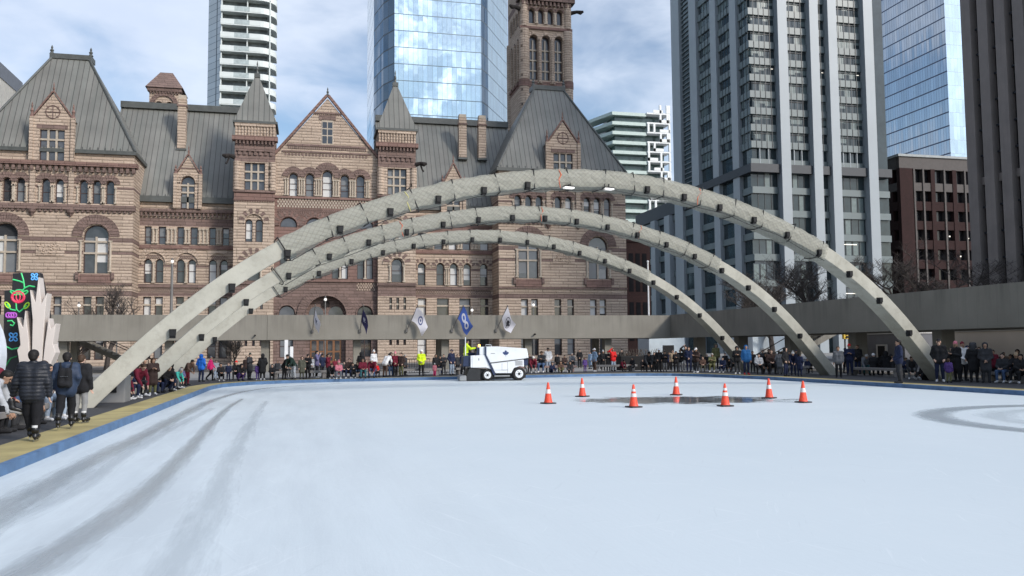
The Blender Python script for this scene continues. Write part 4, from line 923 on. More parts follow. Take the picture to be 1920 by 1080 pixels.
# ================================================================ flags on the walkway
def leafpoly(s=1.0):
    h = [(0, 1.0), (.16, .68), (.36, .80), (.28, .30), (.56, .52), (.62, .36), (.92, .40), (.78, .14), (.90, .02), (.46, -.30), (.54, -.46), (.06, -.40), (.06, -.85)]
    return [(x*s, y*s) for x, y in h]+[(-x*s, y*s) for x, y in reversed(h[1:])]
POLE = M('pole_grey', (.09, .085, .08), .5)
def flag(i, label, cols, wide, emblem):
    X = .28+3.745*i; g = thing('flag', label, 'flag', (X, 69.95, 3.3), group='flags leaning out from the walkway')
    a = Vector((X, 69.95, 3.3)); b = Vector((X+(.2 if wide < .5 else .8), 69.05, 5.35)); m = MB(); m.tube([a, b], .035, 7); m.ball(tuple(b), .06, 6); m.box(X-.09, X+.09, 69.86, 69.99, 3.2, 3.45); m.build('pole', POLE, g)
    def P(u, v, off=0):                           # u along the fly, v down the hoist
        v = .5+(v-.5)*(.92-.3*u)+.10*math.sin(u*5+i*1.3)
        p = b+(a-b)*(.02+.56*v); fall = Vector((.85*wide*2-.12, -.05, -1.45)) 
        rip = .13*math.sin(u*5+v*4+i*2)*(u+.3); q = p+fall*(u*.95)+Vector((0, rip-.04*u, .02*math.sin(u*9)))
        q += Vector((wide*.25*u*(1-v)-.16*u*v*wide, 0, 0)); return q+Vector((0, -off, 0))
    m = MB(); n1, n2 = 12, 8
    for p in range(n1+1):
        for q in range(n2+1): m.v.append(tuple(P(p/n1, q/n2)))
    for p in range(n1):
        for q in range(n2): k = p*(n2+1)+q; m.f.append((k, k+1, k+n2+2, k+n2+1)); m.m.append(0)
    cl = m.build('cloth', M('flag_cloth_'+cols[0], cols[1], .8, var=.06), g, smooth=True)
    m = MB()
    def ringe(cu, cv, r0, r1, N=16, su=1.0):
        for k in range(N):
            t0, t1 = 2*PI*k/N, 2*PI*(k+1)/N
            m.add([P(cu+r*math.cos(t)*.55*su, cv+r*math.sin(t), .012) for r, t in ((r0, t0), (r1, t0), (r1, t1), (r0, t1))], [(0, 1, 2, 3)])
    if emblem == 'ring': ringe(.5, .5, .2, .3); ringe(.5, .5, 0, .09)
    elif emblem == 'infinity': ringe(.33, .5, .12, .25, 16, 1.25); ringe(.66, .5, .12, .25, 16, 1.25)
    elif emblem == 'blot':
        m.add([P(.5+y*.22, .5+x*.28, .012) for x, y in leafpoly()], [tuple(range(25))]); ringe(.5, .5, .34, .38)
    else:
        for cu, cv, r in ((.3, .5, .12), (.45, .42, .1), (.38, .6, .09), (.55, .55, .06)): ringe(cu, cv, 0, r, 8)
    m.build('emblem', M('flag_mark_'+cols[2], cols[3], .8), cl)
FL = [('limp white flag with a dark mark, hanging straight down', ('white', (.72, .70, .74), 'dark', (.05, .05, .12)), .3, 'blob'), ('limp dark purple flag with pale marks', ('purple', (.035, .03, .10), 'pale', (.6, .6, .68)), .3, 'blob'),
      ('white flag with a dark ringed crest, spread out', ('white', (.72, .70, .74), 'ink', (.10, .12, .26)), .62, 'ring'), ('blue flag with a white sideways figure eight', ('blue', (.06, .12, .42), 'pale', (.72, .74, .8)), .6, 'infinity'),
      ('white flag with a black leaf like crest, rightmost of the walkway flags', ('white', (.72, .70, .74), 'black', (.04, .04, .05)), .5, 'blot')]
for i, (lb, c_, w_, e_) in enumerate(FL): flag(i, lb, c_, w_, e_)
# ================================================================ bare trees
BARK = M('bare_bark', (.06, .05, .045), .9, var=.3, vs=4); BARKL = M('pale_bark', (.17, .15, .13), .9, var=.3, vs=4)
def tree(label, x, y, h, spread, seed, trunk_h=.3, mat=BARK, levels=5, rbase=None, zmin=.5):
    R_ = random.Random(seed); g = thing('bare_tree', label, 'tree', (x, y, .16), group='leafless trees round the square'); tm = MB(); cm = MB()
    r0 = rbase or h*.022
    def grow(p, d, L, r, lv):
        n = 4; pts = [p]; q = p; dd = d.copy()
        for k in range(n):
            dd = (dd+Vector((R_.uniform(-1, 1), R_.uniform(-1, 1), R_.uniform(-.5, .7)))*.16).normalized(); q = q+dd*(L/n); pts.append(q)
        (tm if lv >= levels-1 else cm).tube(pts, [max(.0115, r*(1-.45*k/n)) for k in range(n+1)], 6 if lv >= levels-1 else (4 if lv > 1 else 3), 0, lv >= levels-1)
        if lv <= 0: return
        for k in range(R_.choice([3, 4, 4]) if lv > 1 else R_.choice([4, 5, 6])):
            i = R_.randint(1, n); b = pts[i]; az = R_.uniform(0, 2*PI); up = R_.uniform(.15, .75)
            nd = (dd*.55+Vector((math.cos(az)*spread, math.sin(az)*spread, up))*.75).normalized(); grow(b, nd, L*R_.uniform(.55, .78), r*.55, lv-1)
    grow(Vector((x, y, .16)), Vector((R_.uniform(-.05, .05), 0, 1)), h*trunk_h, r0, levels)
    tm.build('trunk', mat, g); cm.build('crown', mat, g)
tree('small bare tree in front of the left pavilion, seen above the walkway', -17.4, 82, 11.5, .75, 5, .34)
tree('thin bare tree farther left beside the hall windows, above the walkway', -20.3, 83, 8.6, .9, 6, .36)
tree('pale young tree with forked trunk under the walkway by the hall', -6.3, 78, 3.6, .7, 8, .42, BARKL)
tree('wide bare tree behind the middle arch leg, over the side walkway', 45, 77, 17, 1.25, 12, .27, levels=6, rbase=.3)
tree('tall bare tree between the two right arch legs', 54, 84, 20, 1.2, 15, .27, levels=6, rbase=.3)
tree('bare tree with reaching limbs beside the nearest arch leg', 55, 70, 17.5, 1.3, 19, .26, levels=6, rbase=.3)
tree('broad bare tree in front of the dark brick block', 72, 78, 20, 1.3, 23, .27, levels=6, rbase=.3)
# ================================================================ lamps and poles
GLB = E_('lamp_globe', (.9, .87, .83), .3)
def lamp(x, y, h, label, thick=.07):
    g = thing('street_lamp', label, 'street lamp', (x, y, .16), group='globe lamps in front of the hall'); m = MB(); m.lathe([(thick*2, 0), (thick*1.6, .4), (thick, .6), (thick*.7, h-.35)], (x, y, .16), 8); m.build('post', M('lamp_post', (.16, .155, .15), .6), g)
    m = MB(); m.ball((x, y, h), .15, 8); m.build('globe', GLB, g); m = MB(); m.lathe([(.12, 0), (.05, .18)], (x, y, h+.17), 8); m.build('cap', POLE, g)
lamp(-20.48, 85, 6.04, 'globe lamp farthest left, before the left pavilion'); lamp(-17.2, 85, 6.05, 'globe lamp beside the small bare tree'); lamp(1.54, 85, 6.7, 'globe lamp in the middle of the arched entrance'); lamp(16.06, 85, 5.7, 'globe lamp above the blue flag'); lamp(22.5, 85, 6.25, 'globe lamp before the right pavilion windows')
lamp(-12.54, 85, 10.2, 'tall grey lamp pole before the left wing of the hall', .16)
g = thing('flagpole', 'bare white pole between the right pavilion and the office podium', 'pole', (35.2, 85, .16)); m = MB(); m.lathe([(.11, 0), (.08, 10.7)], (35.2, 85, .16), 8); m.build('mast', M('white_paint', (.7, .7, .7), .4), g); m = MB(); m.ball((35.2, 85, 10.95), .13, 6); m.build('cap', M('white_paint', (.7, .7, .7), .4), g)
# ================================================================ benches, boxes, fences
BEN = M('bench_concrete', (.22, .205, .195), .8, var=.15, bump=.2); 
def bench(label, x0, y0, x1, y1, mat=BEN, w=.5, h=.46):
    a = Vector((x0, y0, 0)); b = Vector((x1, y1, 0)); d = (b-a).normalized(); nn = Vector((-d.y, d.x, 0)); L = (b-a).length; c = (a+b)/2
    g = thing('bench', label, 'bench', (c.x, c.y, .16), math.atan2(d.y, d.x), 'low benches round the rink', local=True); m = MB(); m.box(-L/2, L/2, -w/2, w/2, h-.14, h); m.build('seat', mat, g, bevel=.015)
    for k in np.linspace(-L/2+.3, L/2-.3, max(2, int(L/1.8))): m = MB(); m.box(k-.12, k+.12, -w/2+.06, w/2-.06, 0, h-.14); m.build('leg', mat, g)
GRN = M('pink_granite', (.25, .17, .155), .7, var=.2, vs=6)
bench('low concrete bench under the seated crowd left of the tall white post', -2.2, 52.0, 1.2, 52.5); bench('low concrete bench with families sitting near the entrance doors', 2.6, 53.6, 8.2, 54.2); bench('low bench behind the ice resurfacer', 9.2, 54.6, 13.2, 55.1)
bench('pinkish granite bench with children sitting before it', 13.8, 56.9, 18.2, 57.4, GRN); bench('low concrete bench at the far corner of the rink', 19.4, 57.4, 22.8, 57.6); bench('grey bench behind the standing man in dark jacket on the shaded side', 30.6, 39.4, 30.2, 43.4); bench('short bench under the middle arch leg', 29.9, 46.9, 28.4, 48.3)
bench('bench crowded with dark coats at the right frame edge', 30.2, 30.6, 30.1, 33.2); bench('bench along the left matting where skaters lace up', -6.45, 15.0, -6.45, 24.6); bench('bench in front of the left arch feet', -7.6, 34.0, -7.6, 44.0)
g = thing('equipment_cabinet', 'grey equipment cabinet with a black socket panel beside the left arch foot', 'cabinet', (-6.55, 31.2, .16)); m = MB(); m.box(-7.1, -5.95, 30.8, 31.8, .16, 1.05); m.build('body', M('cabinet_grey', (.20, .20, .20), .6), g, bevel=.02); m = MB(); m.box(-6.5, -6.2, 30.76, 30.8, .5, .9); m.build('socket_panel', BLK, g)
def barrier(label, x, y, rz):
    g = thing('crowd_barrier', label, 'barrier', (x, y, .16), rz, 'black crowd barriers', local=True); m = MB(); m.tube([(-1.1, 0, .15), (-1.1, 0, 1.05), (1.1, 0, 1.05), (1.1, 0, .15), (-1.1, 0, .15)], .025, 6); m.build('frame', BLK, g)
    for k in range(12): m = MB(); X = -.93+k*.17; m.tube([(X, 0, .15), (X, 0, 1.05)], .012, 4); m.build('bar', BLK, g)
    for s in (-.8, .8): m = MB(); m.box(s-.03, s+.03, -.3, .3, 0, .03); m.tube([(s, 0, 0), (s, 0, .2)], .02, 5); m.build('foot', BLK, g)
barrier('black crowd barrier left of the person in a yellow safety vest', 6.6, 55.6, .15); barrier('black crowd barrier right of the person in a yellow safety vest', 9.6, 56.2, .35)
g = thing('planter_box', 'large black planter box behind the dark seated group', 'planter', (24.2, 59.5, .16)); m = MB(); m.box(22.2, 26.0, 59, 60, .16, 1.2); m.build('box', BLK, g, bevel=.02)
m = MB()
for k in range(160): X = SR.uniform(22.3, 25.9); Z = 1.2+SR.random()*.55; m.tube([(X, 59.5+SR.uniform(-.35, .35), 1.15), (X+SR.uniform(-.2, .2), 59.5+SR.uniform(-.3, .3), Z)], .012, 3)
m.build('dry_plants', M('dry_stems', (.10, .085, .07), .9), g)
# street behind the side walkway
def shed(name, label, cat, x0, x1, y0, y1, h, mat, extra=None):
    g = thing(name, label, cat, ((x0+x1)/2, (y0+y1)/2, .16)); m = MB(); m.box(x0, x1, y0, y1, .16, h); m.build('body', mat, g, bevel=.03)
    m = MB(); m.box(x0-.06, x1+.06, y0-.06, y1+.06, h, h+.12); m.build('roof_edge', M('shed_edge', (.45, .43, .40), .6), g)
    for a, b, c, d, z0, z1, mt, nm in (extra or []): m = MB(); m.box(a, b, c, d, z0, z1); m.build(nm, mt, g)
    return g
PB = M('pale_blue_panel', (.42, .48, .52), .6, var=.08)
shed('site_cabin', 'pale blue site cabin with a dark doorway beyond the far rink corner', 'cabin', 33.5, 37.4, 81, 84, 2.95, PB, [(35.0, 36.2, 80.95, 81.0, .2, 2.0, BLK, 'door')])
shed('box_trailer', 'pale white box trailer parked behind the stairs', 'trailer', 43.4, 47.6, 78, 84, 3.6, M('trailer_white', (.5, .56, .6), .5, var=.06), [(44.2, 45.8, 77.95, 78.0, 1.0, 1.6, M('shed_edge', (.45, .43, .40), .6), 'panel')])
shed('site_cabin', 'grey site cabin with a small window behind the side benches', 'cabin', 38, 41, 48.6, 54.6, 2.6, M('cabin_grey', (.13, .13, .14), .7), [(37.93, 38.0, 50.3, 51.4, .7, 1.9, M('shed_edge', (.45, .43, .40), .6), 'frame'), (37.9, 37.93, 50.5, 51.2, .8, 1.8, BLK, 'window')])
shed('concrete_wall', 'long beige concrete wall with a pale coping behind the right hand crowd', 'wall', 38, 38.5, 27.5, 45.8, 2.62, M('beige_wall', (.52, .47, .42), .8, var=.08, vs=.5))
for i, (y0, y1, mt) in enumerate(((44.2, 45.6, 'kiosk_grey'), (41.8, 44.0, 'kiosk_blue'), (39.6, 41.6, 'kiosk_blue'))):
    g = thing('street_kiosk', ['grey', 'pale blue wider', 'pale blue narrow'][i]+' glazed kiosk showing over the beige wall', 'kiosk', (42, (y0+y1)/2, .16), group='kiosks beyond the beige wall'); m = MB(); m.box(41, 43, y0, y1, .16, 3.2); m.build('glazing', M(mt, (.10, .11, .12) if i == 0 else (.22, .28, .32), .4), g); m = MB(); m.box(40.9, 43.1, y0-.1, y1+.1, 3.2, 3.35); m.build('roof', BLK, g)
g = thing('traffic_light', 'yellow traffic light showing red under the side walkway', 'traffic light', (40.5, 58.6, .16)); YT = M('signal_yellow', (.62, .40, .03), .5)
m = MB(); m.tube([(40.5, 58.6, .16), (40.5, 58.6, 3.2)], .07, 8); m.build('post', POLE, g); m = MB(); m.box(40.25, 40.75, 58.35, 58.6, 2.35, 3.15); m.build('head', YT, g, bevel=.02)
for i in range(3): m = MB(); m.tube([(40.5, 58.34, 2.5+i*.25), (40.5, 58.25, 2.5+i*.25)], .09, 10); m.build('lens', E_('signal_red', (1, .05, .03), 3.0) if i == 2 else BLK, g)
g = thing('street_banner', 'orange and white street banner hanging beside the middle arch foot', 'banner', (37.6, 60.2, .16)); m = MB(); m.tube([(37.6, 60.2, .16), (37.6, 60.2, 3.1)], .05, 6); m.build('post', POLE, g); m = MB(); m.box(37.2, 37.7, 60.1, 60.13, 1.6, 2.6); m.build('cloth', M('banner_orange', (.6, .16, .06), .7), g); m = MB(); m.box(36.7, 37.15, 60.1, 60.13, 1.5, 2.6); m.build('cloth', M('banner_white', (.6, .6, .62), .7), g)
g = thing('notice_post', 'tall white notice post beside the hall entrance', 'post', (-1.6, 66, .16)); m = MB(); m.box(-1.75, -1.5, 65.9, 66.05, .16, 2.6); m.build('panel', M('white_paint', (.7, .7, .7), .4), g); m = MB(); m.box(-1.35, -1.12, 65.9, 66.0, .9, 2.1); m.build('notice', M('white_paint', (.7, .7, .7), .4), g)
# ================================================================ ice resurfacer
ZW = M('resurfacer_white', (.74, .76, .78), .35, var=.05, vs=2, spec=.4); ZN = M('resurfacer_navy', (.016, .028, .075), .4); ZB = M('resurfacer_black', (.016, .017, .019), .55, var=.3, vs=5); ZG = M('brushed_grey', (.28, .29, .30), .4, var=.2); TYR = M('tyre_rubber', (.02, .02, .02), .85, var=.3, vs=8, bump=.4, bs=60)
zp = ground(924, 714, 0); zr = thing('ice_resurfacer', 'white ice resurfacing machine with a navy stripe and leaf emblem crossing the far ice', 'ice resurfacer', (zp.x, zp.y+.9, 0), math.radians(-6), local=True)
kx = lambda p: (p-660)*.00304
kz = lambda p: (975-p)*.00304
def prof(pts, y0, y1, name, mat, bev=.02, parent=None):
    m = MB(); m.prism([(kx(a), y0, kz(b)) for a, b in pts], (0, y1-y0, 0)); return m.build(name, mat, parent or zr, bevel=bev)
prof([(195, 970), (450, 970), (450, 745), (270, 735), (240, 740), (195, 870)], -1.02, 1.02, 'conditioner', ZB)
prof([(60, 965), (190, 970), (190, 870), (110, 868), (60, 890)], -1.05, 1.05, 'conditioner_blade', ZG, .03)
prof([(130, 700), (268, 700), (268, 498), (200, 495), (140, 520)], -.85, .85, 'rear_panel', ZN)
body = prof([(270, 725), (560, 725), (655, 760), (640, 640), (560, 490), (480, 490), (270, 500)], -1.0, 1.0, 'rear_body', ZW, .03)
prof([(440, 490), (560, 490), (560, 335), (440, 335)], -.95, .95, 'console', ZW, .03)
prof([(380, 492), (440, 492), (440, 345), (400, 350)], -.85, .85, 'dash_panel', ZN)
prof([(205, 498), (330, 498), (330, 465), (215, 460)], -.35, .35, 'seat', ZB, .02)
tank = prof([(565, 492), (640, 637), (1280, 568), (1372, 550), (1340, 374), (780, 330), (565, 330)], -1.03, 1.03, 'snow_tank', ZW, .035)
prof([(735, 832), (1040, 835), (1090, 740), (1200, 705), (1285, 720), (1278, 575), (645, 643)], -1.0, 1.0, 'lower_body', ZW, .03)
prof([(538, 330), (562, 330), (562, 490), (740, 865), (700, 865), (540, 495)], -1.045, 1.045, 'stripe', ZN, .006)
prof([(650, 645), (1375, 562), (1375, 553), (650, 634)], -1.04, 1.04, 'tank_seam', ZB, .004)
prof([(1280, 690), (1360, 690), (1365, 560), (1280, 570)], -.9, .9, 'front_panel', ZN)
prof([(1315, 770), (1355, 770), (1355, 690), (1315, 690)], -.8, -.5, 'headlamp', ZG, .01)
prof([(450, 960), (1330, 930), (1330, 850), (560, 760), (450, 745)], -.72, .72, 'chassis', ZB, .02)
prof([(720, 895), (1010, 895), (1010, 875), (720, 875)], -1.0, -.75, 'step', ZG, .006)
m = MB()
for k in range(5): z = kz(610+k*18); m.box(kx(1115), kx(1255), -1.012, -1.003, z-.018, z+.012)
m.build('vent', ZG, zr)
for cx, cz, r, hub in ((590, 865, .315, .2), (1190, 848, .375, .23)):
    for sy in (-1, 1):
        m = MB(); N = 26; y0, y1 = (sy*.98, sy*.68); c = (kx(cx), kz(cz))
        m.tube([(c[0], sy*.66, c[1]), (c[0], sy*.69, c[1]), (c[0], sy*.94, c[1]), (c[0], sy*.99, c[1])], [r*.9, r, r, r*.9], N); w = m.build('wheel', TYR, zr)
        m = MB(); m.tube([(c[0], sy*.97, c[1]), (c[0], sy*1.0, c[1]), (c[0], sy*1.005, c[1])], [hub, hub, hub*.86], N); m.build('rim', ZW, w)
        m = MB(); m.tube([(c[0], sy*1.0, c[1]), (c[0], sy*1.03, c[1])], [hub*.36, hub*.3], 12)
        for q in range(6): t_ = 2*PI*q/6; m.tube([(c[0]+hub*.62*math.cos(t_), sy*1.0, c[1]+hub*.62*math.sin(t_)), (c[0]+hub*.62*math.cos(t_), sy*1.012, c[1]+hub*.62*math.sin(t_))], .022, 8)
        m.build('hub', ZB, w)
m = MB(); m.tube([(kx(565), -.8, kz(330)), (kx(565), -.8, kz(295)), (kx(665), -.8, kz(298)), (kx(672), -.8, kz(330))], .018, 6); m.build('handrail', ZW, zr)
m = MB(); m.tube([(kx(180), -.8, kz(495)), (kx(180), -.8, kz(150))], .03, 8); m.build('post', ZW, zr)
m = MB(); m.lathe([(.05, 0), (.07, .02), (.065, .12), (.02, .15)], (kx(462), -.1, kz(335)), 10); m.build('beacon', E_('amber_beacon', (1, .45, .1), 2.5), zr)
m = MB(); m.tube([(kx(380), -.3, kz(400)), (kx(400), -.3, kz(380)), (kx(408), -.3, kz(372))], .02, 6); m.tube([(kx(392)+.05*math.sin(a), -.3+.17*math.cos(a), kz(372)+.12*math.sin(a)) for a in np.linspace(0, 2*PI, 18)], .016, 6); m.build('steering_wheel', ZB, zr)
m = MB(); lp = [(kx(935)+x*.2, -1.034, kz(462)+y*.2) for x, y in leafpoly()]; m.add(lp, [tuple(range(len(lp)))]); m.build('emblem', M('emblem_navy', (.02, .045, .14), .5), tank)
m = MB(); text_mesh(m, 'TORONTO', .075, lambda u, v, w: (kx(915)+u, -1.0035, kz(776)+v)); m.build('lettering', M('letter_grey', (.16, .17, .19), .6), zr)
m = MB(); m.box(kx(420), kx(432), -1.01, -1.002, kz(590), kz(550)); m.build('latch', ZB, body)
for a, b, c_, d_ in ((860, 866, 650, 770), (966, 972, 620, 830), (735, 970, 772, 778), (300, 304, 510, 720)): m = MB(); m.box(kx(a), kx(b), -1.006, -1.0005, kz(d_), kz(c_)); m.build('panel_seam', ZG, zr)
m = MB(); m.tube([(kx(1290), -.85, kz(700)), (kx(1330), -1.0, kz(760)), (kx(1345), -.95, kz(840)), (kx(1300), -.8, kz(880))], .03, 6); m.build('hose', ZB, zr)
m = MB(); m.tube([(kx(205), -.95, kz(735)), (kx(150), -.9, kz(800)), (kx(130), -.9, kz(868))], .025, 6); m.build('hose', ZB, zr)
m = MB(); m.box(kx(650), kx(730), -1.04, -1.031, kz(466), kz(455)); m.build('vent_slot', ZG, tank)
# ================================================================ 3-D leaf sculpture and letter at the left edge
BGE = M('sculpture_beige', (.56, .50, .455), .6, var=.05, vs=1); PNL = M('floral_panel_black', (.012, .012, .014), .45)
LY = 27.5
def lp_(x, y, Y=LY): p = at(x, y, Y); return (p.x, p.y, p.z)
sp = at(62, 690, LY); g = thing('leaf_sculpture', 'tall beige maple leaf sculpture with black side panels painted with bright flowers given a faint glow', 'sculpture', (sp.x, LY, .16))
def slab(name, pts, Y, th, mat): m = MB(); m.prism([lp_(x, y, Y) for x, y in pts][::-1], (0, th, 0)); return m.build(name, mat, g, bevel=.015)
slab('leaf_lobe', [(56, 543), (66, 566), (72, 519), (77.5, 569), (88, 549), (84, 590), (80, 650), (76, 742), (58, 742), (60, 645), (61, 600)][::-1], LY, .5, BGE)
slab('leaf_lobe', [(31, 594), (43, 614), (47, 582), (54, 640), (59, 742), (46, 742), (32, 656), (38, 647), (36, 625)][::-1], LY-.03, .5, BGE)
slab('leaf_lobe', [(84, 645), (91, 596), (95, 617), (105, 606), (99, 645), (104, 661), (92, 690), (88, 742), (76, 742), (79, 690)][::-1], LY-.03, .5, BGE)
pan = slab('floral_panel', [(24, 512), (74, 511), (90, 590), (92, 742), (4, 742), (8, 545), (22, 544)][::-1], LY+.55, .35, PNL)
PY_ = LY+.545
def stroke(name, pts, col, r=.022, closed=False):
    m = MB(); P = [lp_(x, y, PY_) for x, y in pts]; m.tube(P+(P[:1] if closed else []), r, 5); return m.build(name, E_('glow_paint_'+name+'_%d' % int(col[0]*99+col[2]*9), col, .06), pan)  # painted strokes, no lamps: a faint glow is added to their colour
def ell(cx, cy, rx, ry, a=0, n=14): return [(cx+rx*math.cos(t)*math.cos(a)-ry*math.sin(t)*math.sin(a), cy+rx*math.cos(t)*math.sin(a)+ry*math.sin(t)*math.cos(a)) for t in np.linspace(0, 2*PI, n, endpoint=False)]
GR = (.06, .62, .20); BLF = (.12, .42, .85); RDF = (.75, .05, .12); PUF = (.45, .10, .55); LIM = (.45, .75, .05)
stroke('vine', [(40, 512), (44, 525), (46, 540), (38, 550), (34, 553)], GR); stroke('vine', [(46, 540), (55, 536), (66, 538)], GR); stroke('vine', [(24, 524), (36, 527), (44, 530)], GR); stroke('vine', [(30, 568), (31, 580), (36, 585), (46, 577), (50, 572)], GR); stroke('vine', [(30, 582), (20, 580), (13, 570)], GR); stroke('vine', [(12, 650), (22, 655), (36, 652)], GR); stroke('vine', [(8, 690), (20, 672), (32, 668)], (.02, .2, .06))
for cx, cy, R_ in ((64.5, 519, 5.5), (25, 632, 7)):
    for k in range(4): a = PI/4+k*PI/2; stroke('flower_petal', ell(cx+R_*math.cos(a)*.75, cy+R_*math.sin(a)*.75, R_*.6, R_*.42, a), BLF, .02, True)
for dx in (-6, 0, 6): stroke('berry', ell(34+dx*.5, 557, 10.5-abs(dx)*.6, 8.5, 0), RDF, .02, True)
stroke('berry', ell(34, 557, 12, 10.5), RDF, .03, True)
for cx, cy, a in ((26, 549, .5), (36, 546, 0), (46, 549, -.5)): stroke('leaf', ell(cx, cy, 7, 2.6, a), GR, .022, True)
for cx, cy, a in ((14, 572, .9), (50, 573, -.9)): stroke('leaf', ell(cx, cy, 6.5, 3.2, a), LIM, .02, True)
for dx in (-5, 0, 5): stroke('flower_petal', ell(21+dx, 591, 5, 4.5), PUF, .022, True)
stroke('curl', [(14, 602), (22, 601), (27, 606), (24, 611), (19, 609)], GR)
m = MB(); lo = at(-76, 610, 25.5); N = 40; a = []; b = []
for k in range(N):
    t_ = 2*PI*k/N; a.append((lo.x+1.0*math.cos(t_), 25.5, 1.76+1.5*math.sin(t_))); b.append((lo.x+.55*math.cos(t_), 25.5, 1.76+1.0*math.sin(t_)))
n_ = N; m.add(a+b+[(x, y+.55, z) for x, y, z in a]+[(x, y+.55, z) for x, y, z in b], [(i, (i+1) % N, N+(i+1) % N, N+i) for i in range(N)]+[(2*N+(i+1) % N, 2*N+i, 3*N+i, 3*N+(i+1) % N) for i in range(N)]+[(i, 2*N+i, 2*N+(i+1) % N, (i+1) % N) for i in range(N)]+[(N+(i+1) % N, 3*N+(i+1) % N, 3*N+i, N+i) for i in range(N)])
tag(m.build('sign_letter', M('letter_white', (.62, .66, .72), .4), bevel=.02), 'giant white letter O cut by the frame edge beside the leaf sculpture', 'sign letter')

g = thing('unseen_shade_tower', 'tall grey concrete office tower added unseen left of the square for its shade', 'office tower', (-85, 50, .16)); CT = M('ribbed_dark_concrete', (.07, .068, .064), .8, streak=.3)  # added out of view to block sky light and darken the left-facing walls
m = MB(); o_ = [(-60-34*math.sin(PI*k/12)**1.0-0, 5+90*k/12) for k in range(13)]; m.prism([(x, y, .16) for x, y in o_]+[(-105, 95, .16), (-105, 5, .16)], (0, 0, 95)); m.build('body', CT, g)
for k in range(24): m = MB(); z = 3.6+k*3.8; m.prism([(x+.35, y, z) for x, y in o_]+[(x-.1, y, z) for x, y in reversed(o_)], (0, 0, .5)); m.build('floor_band', M('band_concrete', (.16, .155, .145), .8), g)
# ================================================================ people: one continuous smooth body per pose, clothes by region, hair and hats on top
def sdf_mesh(prims, h, cuts=(), quilt=None):
    P = np.array([[*p[0], p[2]] for p in prims]+[[*p[1], p[3]] for p in prims]); lo = (P[:, :3]-P[:, 3:]).min(0)-.06; hi = (P[:, :3]+P[:, 3:]).max(0)+.06
    N = np.ceil((hi-lo)/h).astype(int)+1; D = np.full(N, .5); B = np.full(N, 9.0); G = np.zeros(N, int)
    ax = [lo[i]+h*np.arange(N[i]) for i in range(3)]
    for a, b, ra, rb, mt, k in prims:
        a = np.array(a, float); b = np.array(b, float); r = max(ra, rb)+.09
        i0 = np.maximum(((np.minimum(a, b)-r-lo)/h).astype(int), 0); i1 = np.minimum(((np.maximum(a, b)+r-lo)/h).astype(int)+2, N)
        sl = tuple(slice(i0[q], i1[q]) for q in range(3)); X, Y, Z = np.meshgrid(*[ax[q][sl[q]] for q in range(3)], indexing='ij')
        ab = b-a; L = max(ab@ab, 1e-9); t = np.clip(((X-a[0])*ab[0]+(Y-a[1])*ab[1]+(Z-a[2])*ab[2])/L, 0, 1)
        d = np.sqrt((X-a[0]-t*ab[0])**2+(Y-a[1]-t*ab[1])**2+(Z-a[2]-t*ab[2])**2)-(ra+(rb-ra)*t)
        if quilt and mt == quilt[0]: d = d+quilt[2]*(1-np.abs(np.sin(Z*PI/quilt[1]))**.6)
        o = D[sl]; q = np.clip(.5+.5*(o-d)/k, 0, 1); D[sl] = o*(1-q)+d*q-k*q*(1-q)
        m = d < B[sl]; B[sl] = np.where(m, d, B[sl]); G[sl] = np.where(m, mt, G[sl])
    for c, r in cuts:
        X, Y, Z = np.meshgrid(*ax, indexing='ij'); D = np.maximum(D, r-np.sqrt((X-c[0])**2+(Y-c[1])**2+(Z-c[2])**2))
    S = D < 0; n0, n1, n2 = np.array(N)-1; cnt = np.zeros((n0, n1, n2)); acc = np.zeros((n0, n1, n2, 3)); c8 = {}
    for i in (0, 1):
        for j in (0, 1):
            for k in (0, 1): c8[i, j, k] = D[i:i+n0, j:j+n1, k:k+n2]
    for (p, q) in [(p, q) for p in c8 for q in c8 if p < q and sum(abs(p[z]-q[z]) for z in range(3)) == 1]:
        A, Bq = c8[p], c8[q]; m = (A < 0) != (Bq < 0); t = np.where(m, A/np.where(m, A-Bq, 1), 0)
        for z in range(3): acc[..., z] += np.where(m, p[z]+t*(q[z]-p[z]), 0)
        cnt += m
    act = cnt > 0; idx = np.full(act.shape, -1); idx[act] = np.arange(act.sum()); ii = np.argwhere(act); V = (ii+acc[act]/cnt[act][:, None])*h+lo
    F = []
    for z in range(3):
        u, v = (z+1) % 3, (z+2) % 3; s0 = [slice(1, -1)]*3; s1 = list(s0); s0[z] = slice(0, -1); s1[z] = slice(1, None)
        a, b = S[tuple(s0)], S[tuple(s1)]; e = np.argwhere(a != b); off = np.ones(3, int); off[z] = 0; e = e+off; fl = a[a != b]
        du = np.zeros(3, int); du[u] = 1; dv = np.zeros(3, int); dv[v] = 1
        g = lambda w: idx[w[:, 0], w[:, 1], w[:, 2]]
        ok = (e[:, 0] < n0) & (e[:, 1] < n1) & (e[:, 2] < n2); e = e[ok]; fl = fl[ok]
        q = np.stack([g(e-du-dv), g(e-dv), g(e), g(e-du)], 1); q[~fl] = q[~fl][:, ::-1]; F.append(q)
    F = np.concatenate(F); F = F[(F >= 0).all(1)]
    fc = V[F].mean(1); gi = np.clip(np.rint((fc-lo)/h).astype(int), 0, np.array(N)-1); return V, F, G[gi[:, 0], gi[:, 1], gi[:, 2]]
def np_mesh(name, V, F, Mi, nm):
    me = bpy.data.meshes.new(name); me.from_pydata(V.tolist(), [], F.tolist())
    for k in range(nm): me.materials.append(None)
    me.polygons.foreach_set('material_index', Mi.astype(np.int32)); me.polygons.foreach_set('use_smooth', [True]*len(F)); me.update(); return me
SKIN, TOP, LEG, SHOE, EYE_ = range(5)
